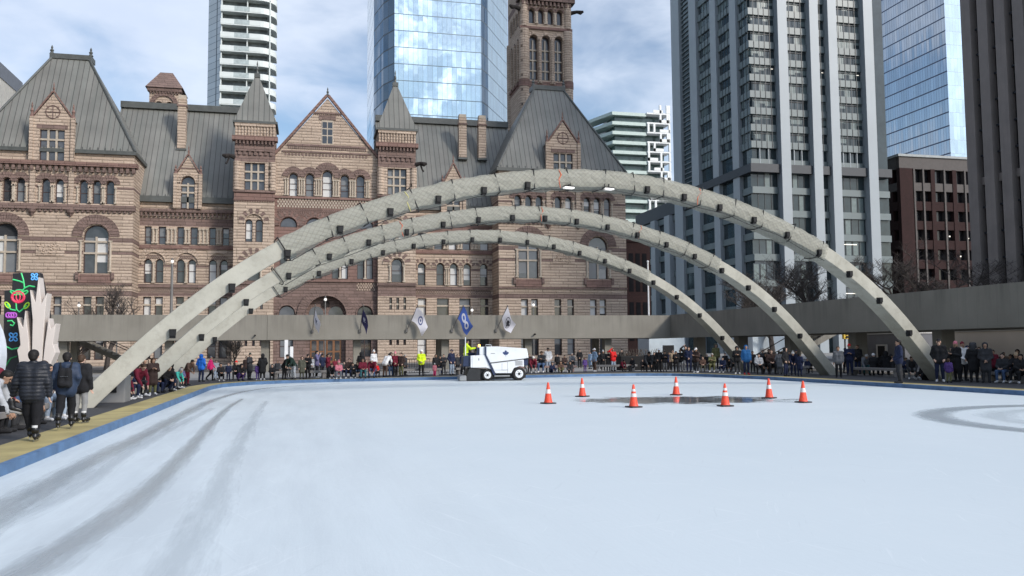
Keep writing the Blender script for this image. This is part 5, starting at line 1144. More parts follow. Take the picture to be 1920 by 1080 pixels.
def rotx(v, c, a):
    y, z = v[1]-c[1], v[2]-c[2]; return (v[0], c[1]+y*math.cos(a)-z*math.sin(a), c[2]+y*math.sin(a)+z*math.cos(a))
def joints(pose):
    """joints of a 1.75 m adult facing -Y, feet round the origin"""
    j = dict(pel=(0, 0, .93), che=(0, .01, 1.27), nec=(0, .01, 1.47), head=(0, -.01, 1.625), tilt=0.0)
    for s, n in ((-1, 'l'), (1, 'r')):
        j['hip'+n] = (s*.09, 0, .92); j['kne'+n] = (s*.105, -.015, .5); j['ank'+n] = (s*.115, .03, .09); j['toe'+n] = (s*.14, -.15, .045)
        j['sho'+n] = (s*.185, .01, 1.42); j['elb'+n] = (s*.25, .04, 1.13); j['wri'+n] = (s*.25, -.05, .88)
    def arm(n, e, w): j['elb'+n] = e; j['wri'+n] = w
    if pose == 'phone': arm('l', (-.25, .0, 1.15), (-.10, -.26, 1.24)); arm('r', (.25, .0, 1.15), (.08, -.26, 1.22)); j['tilt'] = .3
    elif pose == 'pocket': arm('l', (-.28, .06, 1.14), (-.2, -.07, .95)); arm('r', (.28, .06, 1.14), (.2, -.07, .95))
    elif pose == 'cross': arm('l', (-.25, -.06, 1.15), (.10, -.19, 1.18)); arm('r', (.25, -.06, 1.13), (-.10, -.2, 1.12))
    elif pose == 'clasp': arm('l', (-.26, .02, 1.12), (-.04, -.2, .98)); arm('r', (.26, .02, 1.12), (.05, -.2, .96))
    elif pose == 'armup': arm('l', (-.33, -.06, 1.56), (-.13, -.06, 1.74)); arm('r', (.26, .0, 1.14), (.1, -.22, 1.2))
    elif pose == 'look': arm('l', (-.25, -.08, 1.2), (-.08, -.2, 1.5)); arm('r', (.25, .03, 1.12), (.2, -.1, .95))
    elif pose == 'walk':
        j.update(knel=(-.1, -.16, .52), ankl=(-.1, -.16, .11), toel=(-.11, -.35, .08), kner=(.1, .08, .5), ankr=(.1, .33, .17), toer=(.12, .2, .05)); arm('l', (-.26, .13, 1.15), (-.25, .16, .9)); arm('r', (.26, -.05, 1.14), (.22, -.22, .95))
    elif pose == 'bend':
        j.update(che=(0, -.2, 1.2), nec=(0, -.36, 1.33), head=(0, -.47, 1.42), tilt=.6, shol=(-.185, -.3, 1.29), shor=(.185, -.3, 1.29)); arm('l', (-.22, -.38, 1.02), (-.1, -.5, .85)); arm('r', (.22, -.38, 1.02), (.12, -.48, .82))
    elif pose[:3] == 'sit':
        low = pose == 'sitfloor'; zp = .17 if low else .54; yp = .42
        j.update(pel=(0, yp, zp), che=(0, yp-.02, zp+.34), nec=(0, yp-.04, zp+.54), head=(0, yp-.07, zp+.69))
        for s, n in ((-1, 'l'), (1, 'r')):
            j['hip'+n] = (s*.1, yp-.02, zp-.01); j['kne'+n] = (s*.15, -.02, .52) if not low else (s*.17, .02, .40); j['ank'+n] = (s*.15, .02, .09) if not low else (s*.13, -.3, .1); j['toe'+n] = (s*.17, -.17, .045) if not low else (s*.15, -.42, .17)
            j['sho'+n] = (s*.185, yp-.03, zp+.49); j['elb'+n] = (s*.25, yp-.1, zp+.22); j['wri'+n] = (s*.09, .08, zp+.13)
        if pose == 'sitlean':
            j.update(che=(0, .22, .85), nec=(0, .08, .99), head=(0, -.03, 1.08), tilt=.6, shol=(-.185, .12, .95), shor=(.185, .12, .95)); arm('l', (-.22, .02, .7), (-.12, -.1, .42)); arm('r', (.22, .02, .7), (.14, -.1, .42))
        if pose == 'sitphone': arm('l', (-.23, .22, .8), (-.06, .08, .86)); arm('r', (.23, .22, .8), (.07, .08, .85)); j['tilt'] = .45
    elif pose == 'crouch':
        j.update(pel=(0, .18, .36), che=(0, .06, .68), nec=(0, -.06, .85), head=(0, -.15, .96), tilt=.45, shol=(-.18, -.02, .81), shor=(.18, -.02, .81))
        for s, n in ((-1, 'l'), (1, 'r')): j['hip'+n] = (s*.1, .17, .35); j['kne'+n] = (s*.17, -.2, .5); j['ank'+n] = (s*.14, .02, .09); j['toe'+n] = (s*.17, -.17, .045); j['elb'+n] = (s*.24, -.16, .6); j['wri'+n] = (s*.08, -.3, .5)
    return j
def skin_prims(j, style='jacket', puff=0.0, fingers=False, big=1.0, loose=0.0):
    V_ = lambda n: np.array(j[n]); p = []; add = lambda a, b, ra, rb, m, k=.03: p.append((tuple(a), tuple(b), ra, rb, m, k))
    pel, che, nec, hd = V_('pel'), V_('che'), V_('nec'), V_('head'); tl = j['tilt']
    for s, n in ((-1, 'l'), (1, 'r')):
        hp, kn, an, to = V_('hip'+n), V_('kne'+n), V_('ank'+n), V_('toe'+n)
        add(hp, kn, .092+loose*.4, .064+loose, LEG); add(kn, an+np.array([0, 0, .07]), .064+loose*.9, .052+loose*.3, LEG)
        add(an+np.array([0, .025, -.035]), to, .047, .036, SHOE, .02); add(an, an+np.array([0, 0, .03]), .05, .05, SHOE, .02)
        sh, el, wr = V_('sho'+n), V_('elb'+n), V_('wri'+n)
        add(sh, el, .07+puff, .058+puff, TOP, .035); add(el, wr, .058+puff, .043+puff*.7, TOP, .02)
        d = (wr-el)/np.linalg.norm(wr-el); c = wr+d*.04
        if not fingers: add(wr+d*.02, wr+d*.10, .036, .030, SKIN, .01); add(wr+d*.10, wr+d*.165, .028, .018, SKIN, .015); add(wr+d*.05, wr+d*.09+np.array([-s*.03, -.035, 0]), .015, .012, SKIN, .01)
        else:
            side = np.array([0, 1, 0]) if abs(d[1]) < .8 else np.array([1, 0, 0]); side = side-d*(side@d); side /= np.linalg.norm(side); nor = np.cross(d, side)
            for q in (-.024, -.008, .008, .024): add(wr+d*.01+side*q*.8, wr+d*.085+side*q, .017, .014, SKIN, .012)
            for q, L in ((-.028, .055), (-.0095, .07), (.0095, .075), (.028, .066)):
                a = wr+d*.095+side*q; b = a+d*L*.5+nor*s*.008; e = b+d*L*.42+nor*s*.026; add(a, b, .0098, .009, SKIN, .004); add(b, e, .009, .0075, SKIN, .004)
            a = wr+d*.035+side*.03; b = a+d*.035+side*.024+nor*s*.006; add(a, b, .012, .0105, SKIN, .006); add(b, b+d*.03+side*.004+nor*s*.012, .0105, .008, SKIN, .004)
    add(V_('hipl'), V_('hipr'), .115, .115, LEG, .04)
    ax = (nec-pel)/np.linalg.norm(nec-pel)
    for s, n in ((-1, 'l'), (1, 'r')):
        sh = V_('sho'+n); ox = np.array([s*.075, 0, 0])
        add(pel+ox-ax*(.02 if style != 'long' else .0), che+ox*1.2, .122+puff, .122+puff, TOP, .05); add(che+ox*1.2, sh*.6+nec*.4-ax*.06, .122+puff, .085+puff, TOP, .05)
    add(V_('shol'), V_('shor'), .075+puff*.8, .075+puff*.8, TOP, .05)
    if style == 'long':
        kn = (V_('knel')+V_('kner'))/2
        for s in (-1, 1): add(pel+np.array([s*.07, 0, 0]), pel*.25+kn*.75+np.array([s*.075, 0, 0]), .135+puff, .145+puff, TOP, .05)
    else:
        for s in (-1, 1): add(pel+np.array([s*.07, 0, .0]), pel+np.array([s*.07, 0, 0])-ax*.07, .128+puff, .126+puff, TOP, .04)
    add(nec-ax*.05, nec+ax*.025, .085+puff*.5, .075, TOP, .03)
    R = lambda x, y, z: rotx((hd[0]+x*big, hd[1]+y*big, hd[2]+z*big), hd, tl)
    add(nec, R(0, .02, -.06), .055, .055, SKIN, .02); add(R(0, .015, .03), R(0, .0, .03), .088*big, .088*big, SKIN, .03); add(R(0, -.005, .02), R(0, -.045, -.075), .078*big, .045*big, SKIN, .035)
    add(R(0, -.085, .0), R(0, -.108, -.03), .012, .016, SKIN, .012)
    for s in (-1, 1): add(R(s*.084, .015, .01), R(s*.088, .02, -.025), .014, .011, SKIN, .01); add(R(s*.032, -.084, .012), R(s*.034, -.084, .012), .011, .011, EYE_, .003)
    add(R(-.02, -.088, -.055), R(.02, -.088, -.055), .007, .007, EYE_, .003)
    return p
_body = {}
def body_mesh(pose, style, puff=0.0, kid=False):
    k = (pose, style, puff, kid)
    if k not in _body:
        j = joints(pose); V, F, Mi = sdf_mesh(skin_prims(j, style, puff, big=1.22 if kid else 1.0, loose=.012), .019); _body[k] = (np_mesh('person_body', V, F, Mi, 5), j, float(V[:, 2].max()))
    return _body[k]
_head = {}
def head_mesh(kind):
    if kind in _head: return _head[kind]
    c = []; h = .015
    if kind == 'hair': p = [((0, .02, .045), (0, .01, .045), .098, .098, 0, .02), ((0, .06, -.02), (0, .05, .03), .075, .085, 0, .03)]; c = [((0, -.13, -.05), .125)]
    elif kind == 'long_hair': p = [((0, .02, .045), (0, .01, .045), .099, .099, 0, .02), ((-.055, .05, -.16), (-.05, .04, .03), .045, .07, 0, .03), ((.055, .05, -.16), (.05, .04, .03), .045, .07, 0, .03), ((0, .075, -.18), (0, .05, .02), .05, .07, 0, .03)]; c = [((0, -.14, -.06), .135)]
    elif kind == 'beanie': p = [((0, .015, .065), (0, .02, .075), .098, .09, 0, .02), ((0, .02, .15), (0, .02, .152), .035, .03, 0, .04)]; c = [((0, -.06, -.12), .145)]
    elif kind == 'bobble': p = [((0, .015, .065), (0, .02, .075), .1, .092, 0, .02), ((0, .02, .19), (0, .02, .195), .045, .045, 0, .01)]; c = [((0, -.06, -.12), .145)]
    elif kind == 'cap': p = [((0, .015, .055), (0, .015, .065), .099, .093, 0, .02), ((-.04, -.08, .05), (-.03, -.16, .035), .014, .012, 0, .01), ((.04, -.08, .05), (.03, -.16, .035), .014, .012, 0, .01), ((0, -.08, .055), (0, -.17, .035), .014, .012, 0, .02)]; c = [((0, .0, -.13), .145)]
    elif kind == 'hood': p = [((0, .03, .04), (0, .02, .04), .125, .12, 0, .02), ((0, .07, -.12), (0, .05, 0), .10, .115, 0, .04), ((-.08, -.01, -.14), (.08, -.01, -.14), .05, .05, 0, .04)]; c = [((0, -.145, -.01), .118)]
    elif kind == 'fur_hood': p = [((0, .03, .04), (0, .02, .04), .125, .12, 0, .02), ((0, .09, -.14), (0, .06, 0), .11, .12, 0, .04), ((-.12, -.0, -.05), (-.09, -.02, .12), .045, .05, 0, .02), ((.12, -.0, -.05), (.09, -.02, .12), .045, .05, 0, .02), ((-.09, -.02, .13), (.09, -.02, .13), .05, .05, 0, .02)]; c = [((0, -.15, -.02), .118)]
    else: p = [((0, .015, .055), (0, .03, .055), .118, .112, 0, .02)]; c = [((0, -.08, -.13), .165)]
    V, F, Mi = sdf_mesh(p, h, c); _head[kind] = np_mesh(kind, V, F, Mi, 1); return _head[kind]
def cloth(name, col, rough=.85):
    n = 'cloth_'+name
    if n in MATS: return MATS[n]
    return M(n, col, rough, var=.18, vs=5, bump=.35, bs=18, bd=.02, spec=.25)
CC = dict(black=(.014, .014, .016), char=(.035, .036, .04), grey=(.13, .135, .145), lgrey=(.36, .37, .39), white=(.70, .69, .68), navy=(.014, .02, .05), blue=(.02, .14, .55), mblue=(.02, .10, .26), pblue=(.24, .33, .45), jean=(.06, .10, .19), ljean=(.30, .36, .44),
          magenta=(.50, .02, .13), maroon=(.14, .014, .028), red=(.60, .02, .02), purple=(.09, .05, .19), lilac=(.13, .12, .22), pink=(.55, .18, .22), olive=(.12, .12, .055), camo=(.085, .085, .065), brown=(.10, .06, .045), dbrown=(.045, .028, .024), tan=(.36, .27, .18), teal=(.03, .10, .11), aqua=(.05, .36, .30), vest=(.62, .80, .03), dgreen=(.018, .035, .028))
SK = [M('skin_light', (.50, .32, .24), .6, var=.08), M('skin_tan', (.36, .21, .14), .6, var=.08), M('skin_deep', (.16, .085, .055), .6, var=.08)]
HAIRC = dict(blk=(.012, .010, .009), brn=(.05, .028, .016), gry=(.30, .29, .28), bld=(.28, .18, .08))
PR = random.Random(5)
SHW = cloth('shoe_white', (.55, .55, .56)); SHB = cloth('shoe_black', (.02, .02, .022)); SHR = cloth('shoe_red', (.5, .03, .03)); EYD = M('dark_eye', (.02, .015, .012), .4)
def put(body, j, root_loc, rz, scale, top, leg, shoe, head, hcol, label, group=None, skin=None, cat='person'):
    o = bpy.data.objects.new('person', body); COL.objects.link(o); o.location = root_loc; o.rotation_euler = (0, 0, rz); o.scale = (scale,)*3; ORG[o] = Vector((0, 0, 0))
    for i, mt in enumerate((skin or PR.choice(SK[:2]), top, leg, shoe, EYD)): o.material_slots[i].link = 'OBJECT'; o.material_slots[i].material = mt
    tag(o, label, cat, group)
    if head:
        hm = head_mesh(head); c = bpy.data.objects.new({'beanie': 'hat', 'bobble': 'hat', 'cap': 'cap', 'fur_hood': 'hood', 'long_hair': 'hair'}.get(head, head), hm); COL.objects.link(c); c.parent = o; c.location = j['head']; c.rotation_euler = (j['tilt'], 0, 0)
        k = 1.22 if j.get('kid') else 1.0; c.scale = (k, k, k); c.material_slots[0].link = 'OBJECT'; c.material_slots[0].material = hcol; ORG[c] = Vector((0, 0, 0))
    return o
def extra(o, name, mb, mat): return mb.build(name, mat, o)
def person(x, foot, top_px, pose, rz, top, leg, head, hc, label, style='jacket', shoe='b', kid=False, puff=.008, skin=None, z=.16):
    loc = ground(x, foot, z); hgt = (at(x, top_px, loc.y)-loc).z; me, j, H = body_mesh(pose, style, puff, kid); j = dict(j, kid=kid)
    H = H+(.03 if head else 0); s = max(.45, min(1.12, hgt/H)); face = math.atan2(loc.x, loc.y)
    hcol = cloth('hair_'+hc, HAIRC[hc], .6) if hc in HAIRC else cloth(hc, CC[hc])
    # low things the person sits on keep their feet on the deck
    return put(me, j, (loc.x, loc.y, loc.z), math.radians(rz)-face*1.0, s, cloth(top, CC[top]), cloth(leg, CC[leg]), {'b': SHB, 'w': SHW, 'r': SHR}[shoe], head, hcol, label+'', 'people round the rink' if not kid else 'children round the rink', skin)
CROWD = [
 # far deck, from the left arch to the entrance
 (377, 716, 664, 'pocket', 150, 'blue', 'navy', 'hood', 'blue', 'person in bright blue hooded jacket standing near the left rink corner'),
 (395, 714, 668, 'walk', 75, 'magenta', 'black', 'beanie', 'grey', 'person in magenta jacket and grey hat striding along the rink edge'),
 (405, 711, 675, 'stand', 20, 'lgrey', 'ljean', 'hair', 'brn', 'person in pale grey half hidden behind the magenta jacket'),
 (415, 715, 681, 'sit', 10, 'black', 'black', 'hair', 'blk', 'child in black with white shoes seated beside the pale young tree', 'jacket', 'w', 1),
 (428, 714, 680, 'stand', 0, 'navy', 'navy', 'hair', 'brn', 'child in navy standing between two seated children', 'jacket', 'b', 1),
 (441, 712, 677, 'sit', -10, 'black', 'black', 'beanie', 'red', 'child in red hat seated left of the purple trousers', 'jacket', 'b', 1),
 (451, 714, 682, 'crouch', 25, 'black', 'purple', 'hood', 'black', 'crouching child in black jacket and purple trousers'),
 (468, 712, 662, 'phone', 60, 'char', 'char', 'beanie', 'dgreen', 'person in long dark coat and dark green hat facing right', 'long', 'b'),
 (483, 713, 681, 'stand', 200, 'purple', 'purple', 'hair', 'brn', 'child in purple beside the hooded black coat', 'jacket', 'w', 1),
 (492, 713, 663, 'pocket', 190, 'black', 'black', 'hood', 'black', 'tall person in black hooded coat seen from behind, by a walkway column', 'long', 'w'),
 (510, 713, 683, 'sit', 0, 'black', 'black', 'hair', 'blk', 'child all in black seated alone on the rink edge', 'jacket', 'b', 1),
 (533, 712, 668, 'bend', 45, 'black', 'black', 'cap', 'grey', 'person in black leaning over with a pale grey cap'),
 (550, 712, 664, 'bend', -50, 'dgreen', 'lgrey', 'hair', 'blk', 'person in dark jacket and light grey trousers bending to the left'),
 (566, 711, 668, 'stand', 10, 'camo', 'camo', 'long_hair', 'brn', 'person in mottled olive coat and open black vest', 'long'),
 (577, 710, 664, 'phone', -20, 'black', 'black', 'cap', 'black', 'person in black jacket and black cap next to the mottled olive coat'),
 (594, 709, 657, 'look', 80, 'lilac', 'black', 'hair', 'blk', 'person in grey purple jacket standing in front of the wooden doors', 'jacket', 'w'),
 (604, 706, 664, 'walk', 200, 'navy', 'black', 'beanie', 'black', 'person in navy with one leg raised behind the grey purple jacket'),
 (615, 710, 663, 'look', 70, 'maroon', 'black', 'hair', 'blk', 'person in maroon jacket raising a phone before the wooden doors'),
 (622, 711, 681, 'sitlean', 10, 'black', 'black', 'hair', 'brn', 'child in black with a pale bag on the lap, below the maroon jacket', 'jacket', 'w', 1),
 (635, 711, 677, 'sit', 0, 'pink', 'grey', 'bobble', 'pink', 'child in pink hat and pale pink sweater on the rink edge', 'jacket', 'w', 1),
 (653, 710, 672, 'sit', -10, 'dbrown', 'navy', 'hair', 'blk', 'seated person with dark hair and dark brown jacket left of the middle column', 'jacket', 'w'),
 (663, 710, 680, 'sitphone', 15, 'black', 'black', 'hair', 'brn', 'child in black seated and looking down, next to the middle column', 'jacket', 'w', 1),
 (677, 705, 660, 'pocket', 170, 'black', 'black', 'hood', 'black', 'person in long black hooded coat standing beside the middle column', 'long'),
 (681, 710, 672, 'sit', 5, 'maroon', 'teal', 'long_hair', 'brn', 'seated person in maroon top and teal trousers'),
 (697, 709, 672, 'sitlean', -15, 'maroon', 'jean', 'beanie', 'white', 'seated person in maroon jacket, white hat and blue jeans'),
 (701, 700, 657, 'stand', 30, 'white', 'white', 'bobble', 'white', 'person all in white coat and white hat standing behind the seated families', 'long'),
 (708, 708, 680, 'sit', 20, 'red', 'black', 'hair', 'brn', 'small child in red jacket between white sweater and white hat', 'jacket', 'b', 1),
 (722, 707, 662, 'bend', 140, 'white', 'brown', 'hair', 'blk', 'person in white sweater and brown trousers leaning over, seen from behind'),
 (733, 706, 660, 'phone', -20, 'navy', 'jean', 'hair', 'blk', 'person in navy jacket right of the white sweater'),
 (741, 706, 660, 'clasp', 0, 'maroon', 'black', 'bobble', 'pink', 'person in maroon jacket with a pale pink hat'),
 (752, 706, 661, 'pocket', -30, 'dbrown', 'olive', 'hair', 'blk', 'person in dark brown jacket and olive trousers beside the pale pink hat'),
 (790, 705, 656, 'clasp', 0, 'vest', 'black', 'helmet', 'white', 'person in yellow safety vest and white helmet by the barriers'),
 (817, 704, 664, 'stand', 30, 'black', 'black', 'hair', 'blk', 'person in black jacket standing behind the pink child'),
 (815, 706, 683, 'stand', 170, 'pink', 'magenta', 'beanie', 'lgrey', 'small child in pink and red beside the barriers', 'jacket', 'b', 1),
 (832, 703, 664, 'cross', -10, 'char', 'char', 'hair', 'brn', 'person in charcoal with folded arms left of the grey jeans'),
 (847, 704, 655, 'pocket', 40, 'navy', 'ljean', 'cap', 'navy', 'person in navy jacket, cap and pale blue jeans left of the resurfacer'),
 (869, 703, 660, 'stand', 20, 'navy', 'black', 'hair', 'blk', 'person in navy just behind the rear of the resurfacer'),
 # far deck, right of the resurfacer
 (1000, 700, 668, 'sitlean', 10, 'maroon', 'grey', 'beanie', 'white', 'seated person in plum jacket and white hat beside the resurfacer nose', 'jacket', 'w'),
 (1014, 699, 658, 'sitphone', -10, 'char', 'jean', 'hair', 'brn', 'seated person in charcoal hunched right of the plum jacket', 'jacket', 'w'),
 (1028, 698, 652, 'pocket', 15, 'white', 'ljean', 'cap', 'black', 'person in white shirt and pale jeans with a black cap'),
 (1038, 699, 679, 'sitfloor', 20, 'navy', 'navy', 'hair', 'brn', 'child in navy on the ground right of the pale jeans', 'jacket', 'w', 1),
 (1052, 699, 677, 'sitfloor', 5, 'brown', 'olive', 'long_hair', 'brn', 'child in rusty brown jacket sitting on the ground', 'jacket', 'w', 1),
 (1068, 699, 677, 'sitfloor', -10, 'char', 'char', 'long_hair', 'blk', 'long haired child in charcoal sitting on the ground with pale skates', 'jacket', 'w', 1),
 (1074, 690, 662, 'sit', 10, 'grey', 'char', 'hair', 'gry', 'grey clad person seated behind on the granite bench'),
 (1087, 690, 655, 'clasp', 0, 'black', 'black', 'hair', 'blk', 'person in black jacket with a white chest patch behind the granite bench'),
 (1097, 698, 670, 'stand', 20, 'purple', 'purple', 'long_hair', 'brn', 'child in purple snowsuit before the granite bench', 'jacket', 'b', 1),
 (1107, 692, 659, 'stand', -40, 'pblue', 'pblue', 'hair', 'brn', 'person in pale blue partly behind the pale hoodie'),
 (1115, 697, 653, 'pocket', -60, 'pblue', 'brown', 'cap', 'white', 'person in pale blue hoodie, white cap and brown shorts', 'jacket', 'w'),
 (1131, 695, 657, 'clasp', 10, 'black', 'black', 'bobble', 'lgrey', 'person in long black coat with pale hat', 'long'),
 (1141, 696, 658, 'phone', 0, 'black', 'navy', 'beanie', 'red', 'person in long black coat with red patterned hat', 'long'),
 (1150, 696, 650, 'armup', 30, 'red', 'ljean', 'hair', 'blk', 'person in bright red jacket and pale jeans'),
 (1166, 692, 655, 'stand', -20, 'black', 'black', 'beanie', 'black', 'person in black hat and jacket right of the red jacket'),
 (1170, 697, 674, 'sitlean', 40, 'maroon', 'black', 'hair', 'blk', 'seated child in red and black leaning right', 'jacket', 'b', 1),
 (1182, 697, 670, 'sit', -35, 'black', 'char', 'hair', 'blk', 'seated person in black at the end of the red jacket group'),
 (1217, 697, 656, 'sitlean', 20, 'char', 'black', 'beanie', 'black', 'seated person in charcoal before the black planter'),
 (1236, 697, 654, 'pocket', 20, 'black', 'black', 'cap', 'white', 'person in black with a white cap before the site cabin door'),
 (1247, 697, 658, 'phone', 10, 'black', 'grey', 'hair', 'blk', 'person in black jacket and grey trousers holding a phone by the site cabin'),
 (1262, 695, 656, 'stand', 0, 'tan', 'black', 'hair', 'brn', 'person in tan top behind the black coats near the far corner'),
 (1268, 698, 658, 'phone', 0, 'black', 'black', 'hair', 'blk', 'person in black with bent arms left in the dark row'),
 (1276, 697, 655, 'cross', -15, 'black', 'grey', 'hair', 'brn', 'person in black with grey trousers second in the dark row'),
 (1286, 695, 645, 'armup', 0, 'black', 'grey', 'beanie', 'black', 'taller person with one arm raised in the dark row'),
 (1292, 698, 650, 'clasp', 0, 'navy', 'navy', 'hair', 'brn', 'bare headed person in navy, third in the dark row'),
 (1306, 699, 652, 'phone', -40, 'dbrown', 'char', 'cap', 'white', 'person in dark brown jacket and white cap sipping a drink', 'jacket', 'w'),
 (1318, 698, 668, 'sit', 0, 'brown', 'camo', 'hair', 'brn', 'child in brown seated left of the grey haired person', 'jacket', 'b', 1),
 (1335, 698, 662, 'sitphone', -5, 'olive', 'olive', 'hair', 'gry', 'grey haired person in olive seated by the farthest arch leg', 'jacket', 'w'),
 (1343, 692, 645, 'stand', 20, 'olive', 'black', 'fur_hood', 'camo', 'person in olive parka standing behind the grey haired person'),
 (1353, 699, 670, 'sit', -20, 'navy', 'navy', 'hair', 'blk', 'seated person in navy left of the farthest arch foot', 'jacket', 'w'),
 (1367, 698, 672, 'sitlean', 15, 'black', 'char', 'hood', 'black', 'seated person in black hood against the farthest arch foot'),
 (1383, 702, 649, 'phone', 0, 'black', 'char', 'hood', 'black', 'person in black hood with hands together before the farthest arch foot', 'jacket', 'w'),
 (1400, 703, 647, 'stand', 15, 'mblue', 'navy', 'hood', 'mblue', 'person in mid blue jacket with red skates', 'jacket', 'r'),
 (1425, 702, 663, 'sit', 10, 'lgrey', 'black', 'beanie', 'black', 'seated person in pale grey left of the stairs'),
 (1437, 701, 660, 'sitlean', -15, 'black', 'black', 'hair', 'blk', 'seated person in black leaning forward before the stairs'),
 (1449, 702, 655, 'sit', 10, 'dbrown', 'black', 'hair', 'brn', 'seated person in dark brown at the foot of the stairs'),
 (1462, 702, 658, 'pocket', 170, 'grey', 'grey', 'hair', 'blk', 'person in grey striped coat seen from behind near the stairs', 'long'),
 (1474, 706, 651, 'pocket', 60, 'black', 'navy', 'hood', 'black', 'person in black hood facing right before the stairs'),
 (1488, 704, 659, 'bend', 0, 'navy', 'navy', 'bobble', 'white', 'person with white hat bending in navy before the middle arch leg'),
 (1500, 706, 662, 'pocket', 160, 'navy', 'navy', 'hair', 'blk', 'person in navy coat seen from behind by the middle arch leg', 'long'),
 (1513, 700, 672, 'sit', -10, 'navy', 'char', 'hair', 'brn', 'seated person in navy tucked under the middle arch leg'),
 (1573, 708, 649, 'stand', 0, 'grey', 'black', 'hair', 'brn', 'person in grey hoodie and black trousers facing the rink beside the middle arch foot'),
 (1594, 704, 645, 'phone', 5, 'navy', 'navy', 'beanie', 'red', 'person in navy sweatshirt and red hat right of the grey hoodie'),
 (1609, 702, 646, 'clasp', -25, 'black', 'navy', 'hair', 'brn', 'person in black jacket right of the red hat'),
 (1626, 704, 664, 'sitlean', 10, 'grey', 'teal', 'hair', 'gry', 'grey haired person leaning forward on the side bench'),
 (1643, 704, 662, 'sit', 160, 'black', 'black', 'cap', 'white', 'seated person in black with a white cap on the side bench'),
 (1660, 704, 658, 'sit', 190, 'black', 'black', 'hood', 'black', 'seated person in black hood on the side bench, back to the rink'),
 (1687, 719, 636, 'clasp', -75, 'navy', 'char', 'hair', 'blk', 'tall person in dark navy jacket facing left on the shaded side'),
 (1711, 712, 667, 'sitlean', 5, 'char', 'grey', 'hair', 'brn', 'seated person with white headphones beside the nearest arch foot', 'jacket', 'w'),
 (1727, 713, 678, 'sitfloor', -30, 'black', 'black', 'hood', 'black', 'person in black reclining against the nearest arch foot', 'jacket', 'w'),
 (1763, 717, 635, 'pocket', 0, 'black', 'navy', 'cap', 'black', 'person in black jacket with pale drawstrings and a black cap by the beige wall', 'jacket', 'w'),
 (1780, 718, 672, 'stand', 160, 'purple', 'olive', 'hair', 'brn', 'child in purple top and olive trousers between two black coats', 'jacket', 'b', 1),
 (1795, 716, 640, 'phone', -50, 'black', 'black', 'beanie', 'pink', 'person in long black coat with a rose pink hat', 'long'),
 (1807, 714, 641, 'clasp', 30, 'white', 'black', 'beanie', 'maroon', 'person with maroon hat and white scarf between black coats'),
 (1827, 717, 643, 'pocket', 175, 'black', 'black', 'fur_hood', 'char', 'person in black coat with fur hood, seen from behind', 'long'),
 (1850, 718, 642, 'clasp', 0, 'char', 'char', 'hood', 'char', 'person in charcoal hooded raincoat facing the rink', 'long'),
 (1864, 716, 655, 'stand', -20, 'maroon', 'black', 'hair', 'blk', 'person in dark red behind the charcoal raincoat'),
 (1876, 718, 662, 'sit', -20, 'char', 'jean', 'hair', 'blk', 'seated person in charcoal and jeans right of the raincoat', 'jacket', 'w'),
 (1903, 719, 661, 'sitphone', -15, 'black', 'black', 'beanie', 'tan', 'seated person in black with a tan hat near the frame edge', 'jacket', 'w'),
 (1918, 720, 664, 'sit', 10, 'black', 'black', 'hair', 'blk', 'seated person in black cut by the frame edge', 'jacket', 'w'),
 (1890, 717, 668, 'sitlean', 20, 'navy', 'black', 'hair', 'brn', 'seated person in navy leaning forward beside the tan hat', 'jacket', 'w'),
 # left side, between the arch feet
 (243, 750, 700, 'sitlean', 60, 'maroon', 'black', 'beanie', 'black', 'child in maroon seated at the equipment cabinet', 'jacket', 'w', 1),
 (254, 748, 685, 'sit', 50, 'navy', 'navy', 'hair', 'blk', 'seated person in navy with white striped trousers beneath the nearest arch', 'jacket', 'w'),
 (267, 744, 681, 'sitlean', 40, 'maroon', 'char', 'hair', 'brn', 'seated person in maroon behind the white striped trousers', 'jacket', 'w'),
 (270, 737, 668, 'armup', 30, 'black', 'black', 'hair', 'blk', 'person with arm raised to the head under the nearest arch'),
 (286, 741, 670, 'phone', 15, 'dbrown', 'olive', 'long_hair', 'brn', 'person in dark brown coat, pale mask and olive trousers looking at a phone', 'long', 'w'),
 (313, 735, 682, 'crouch', 30, 'black', 'navy', 'fur_hood', 'black', 'crouching person in big black fur hood between arch legs'),
 (322, 733, 690, 'sitlean', 30, 'navy', 'navy', 'hair', 'blk', 'seated person in navy lacing skates next to the fur hood', 'jacket', 'w'),
 (338, 728, 690, 'sitlean', 50, 'aqua', 'char', 'hair', 'gry', 'seated child in aqua sleeves beside the farthest arch leg', 'jacket', 'w', 1),
 (350, 723, 674, 'bend', 40, 'brown', 'maroon', 'hair', 'blk', 'person in brown top and maroon trousers at the farthest left arch leg'),
 (345, 724, 688, 'sit', 30, 'lilac', 'black', 'hair', 'brn', 'seated child in lilac in front of the maroon trousers', 'jacket', 'b', 1),
]
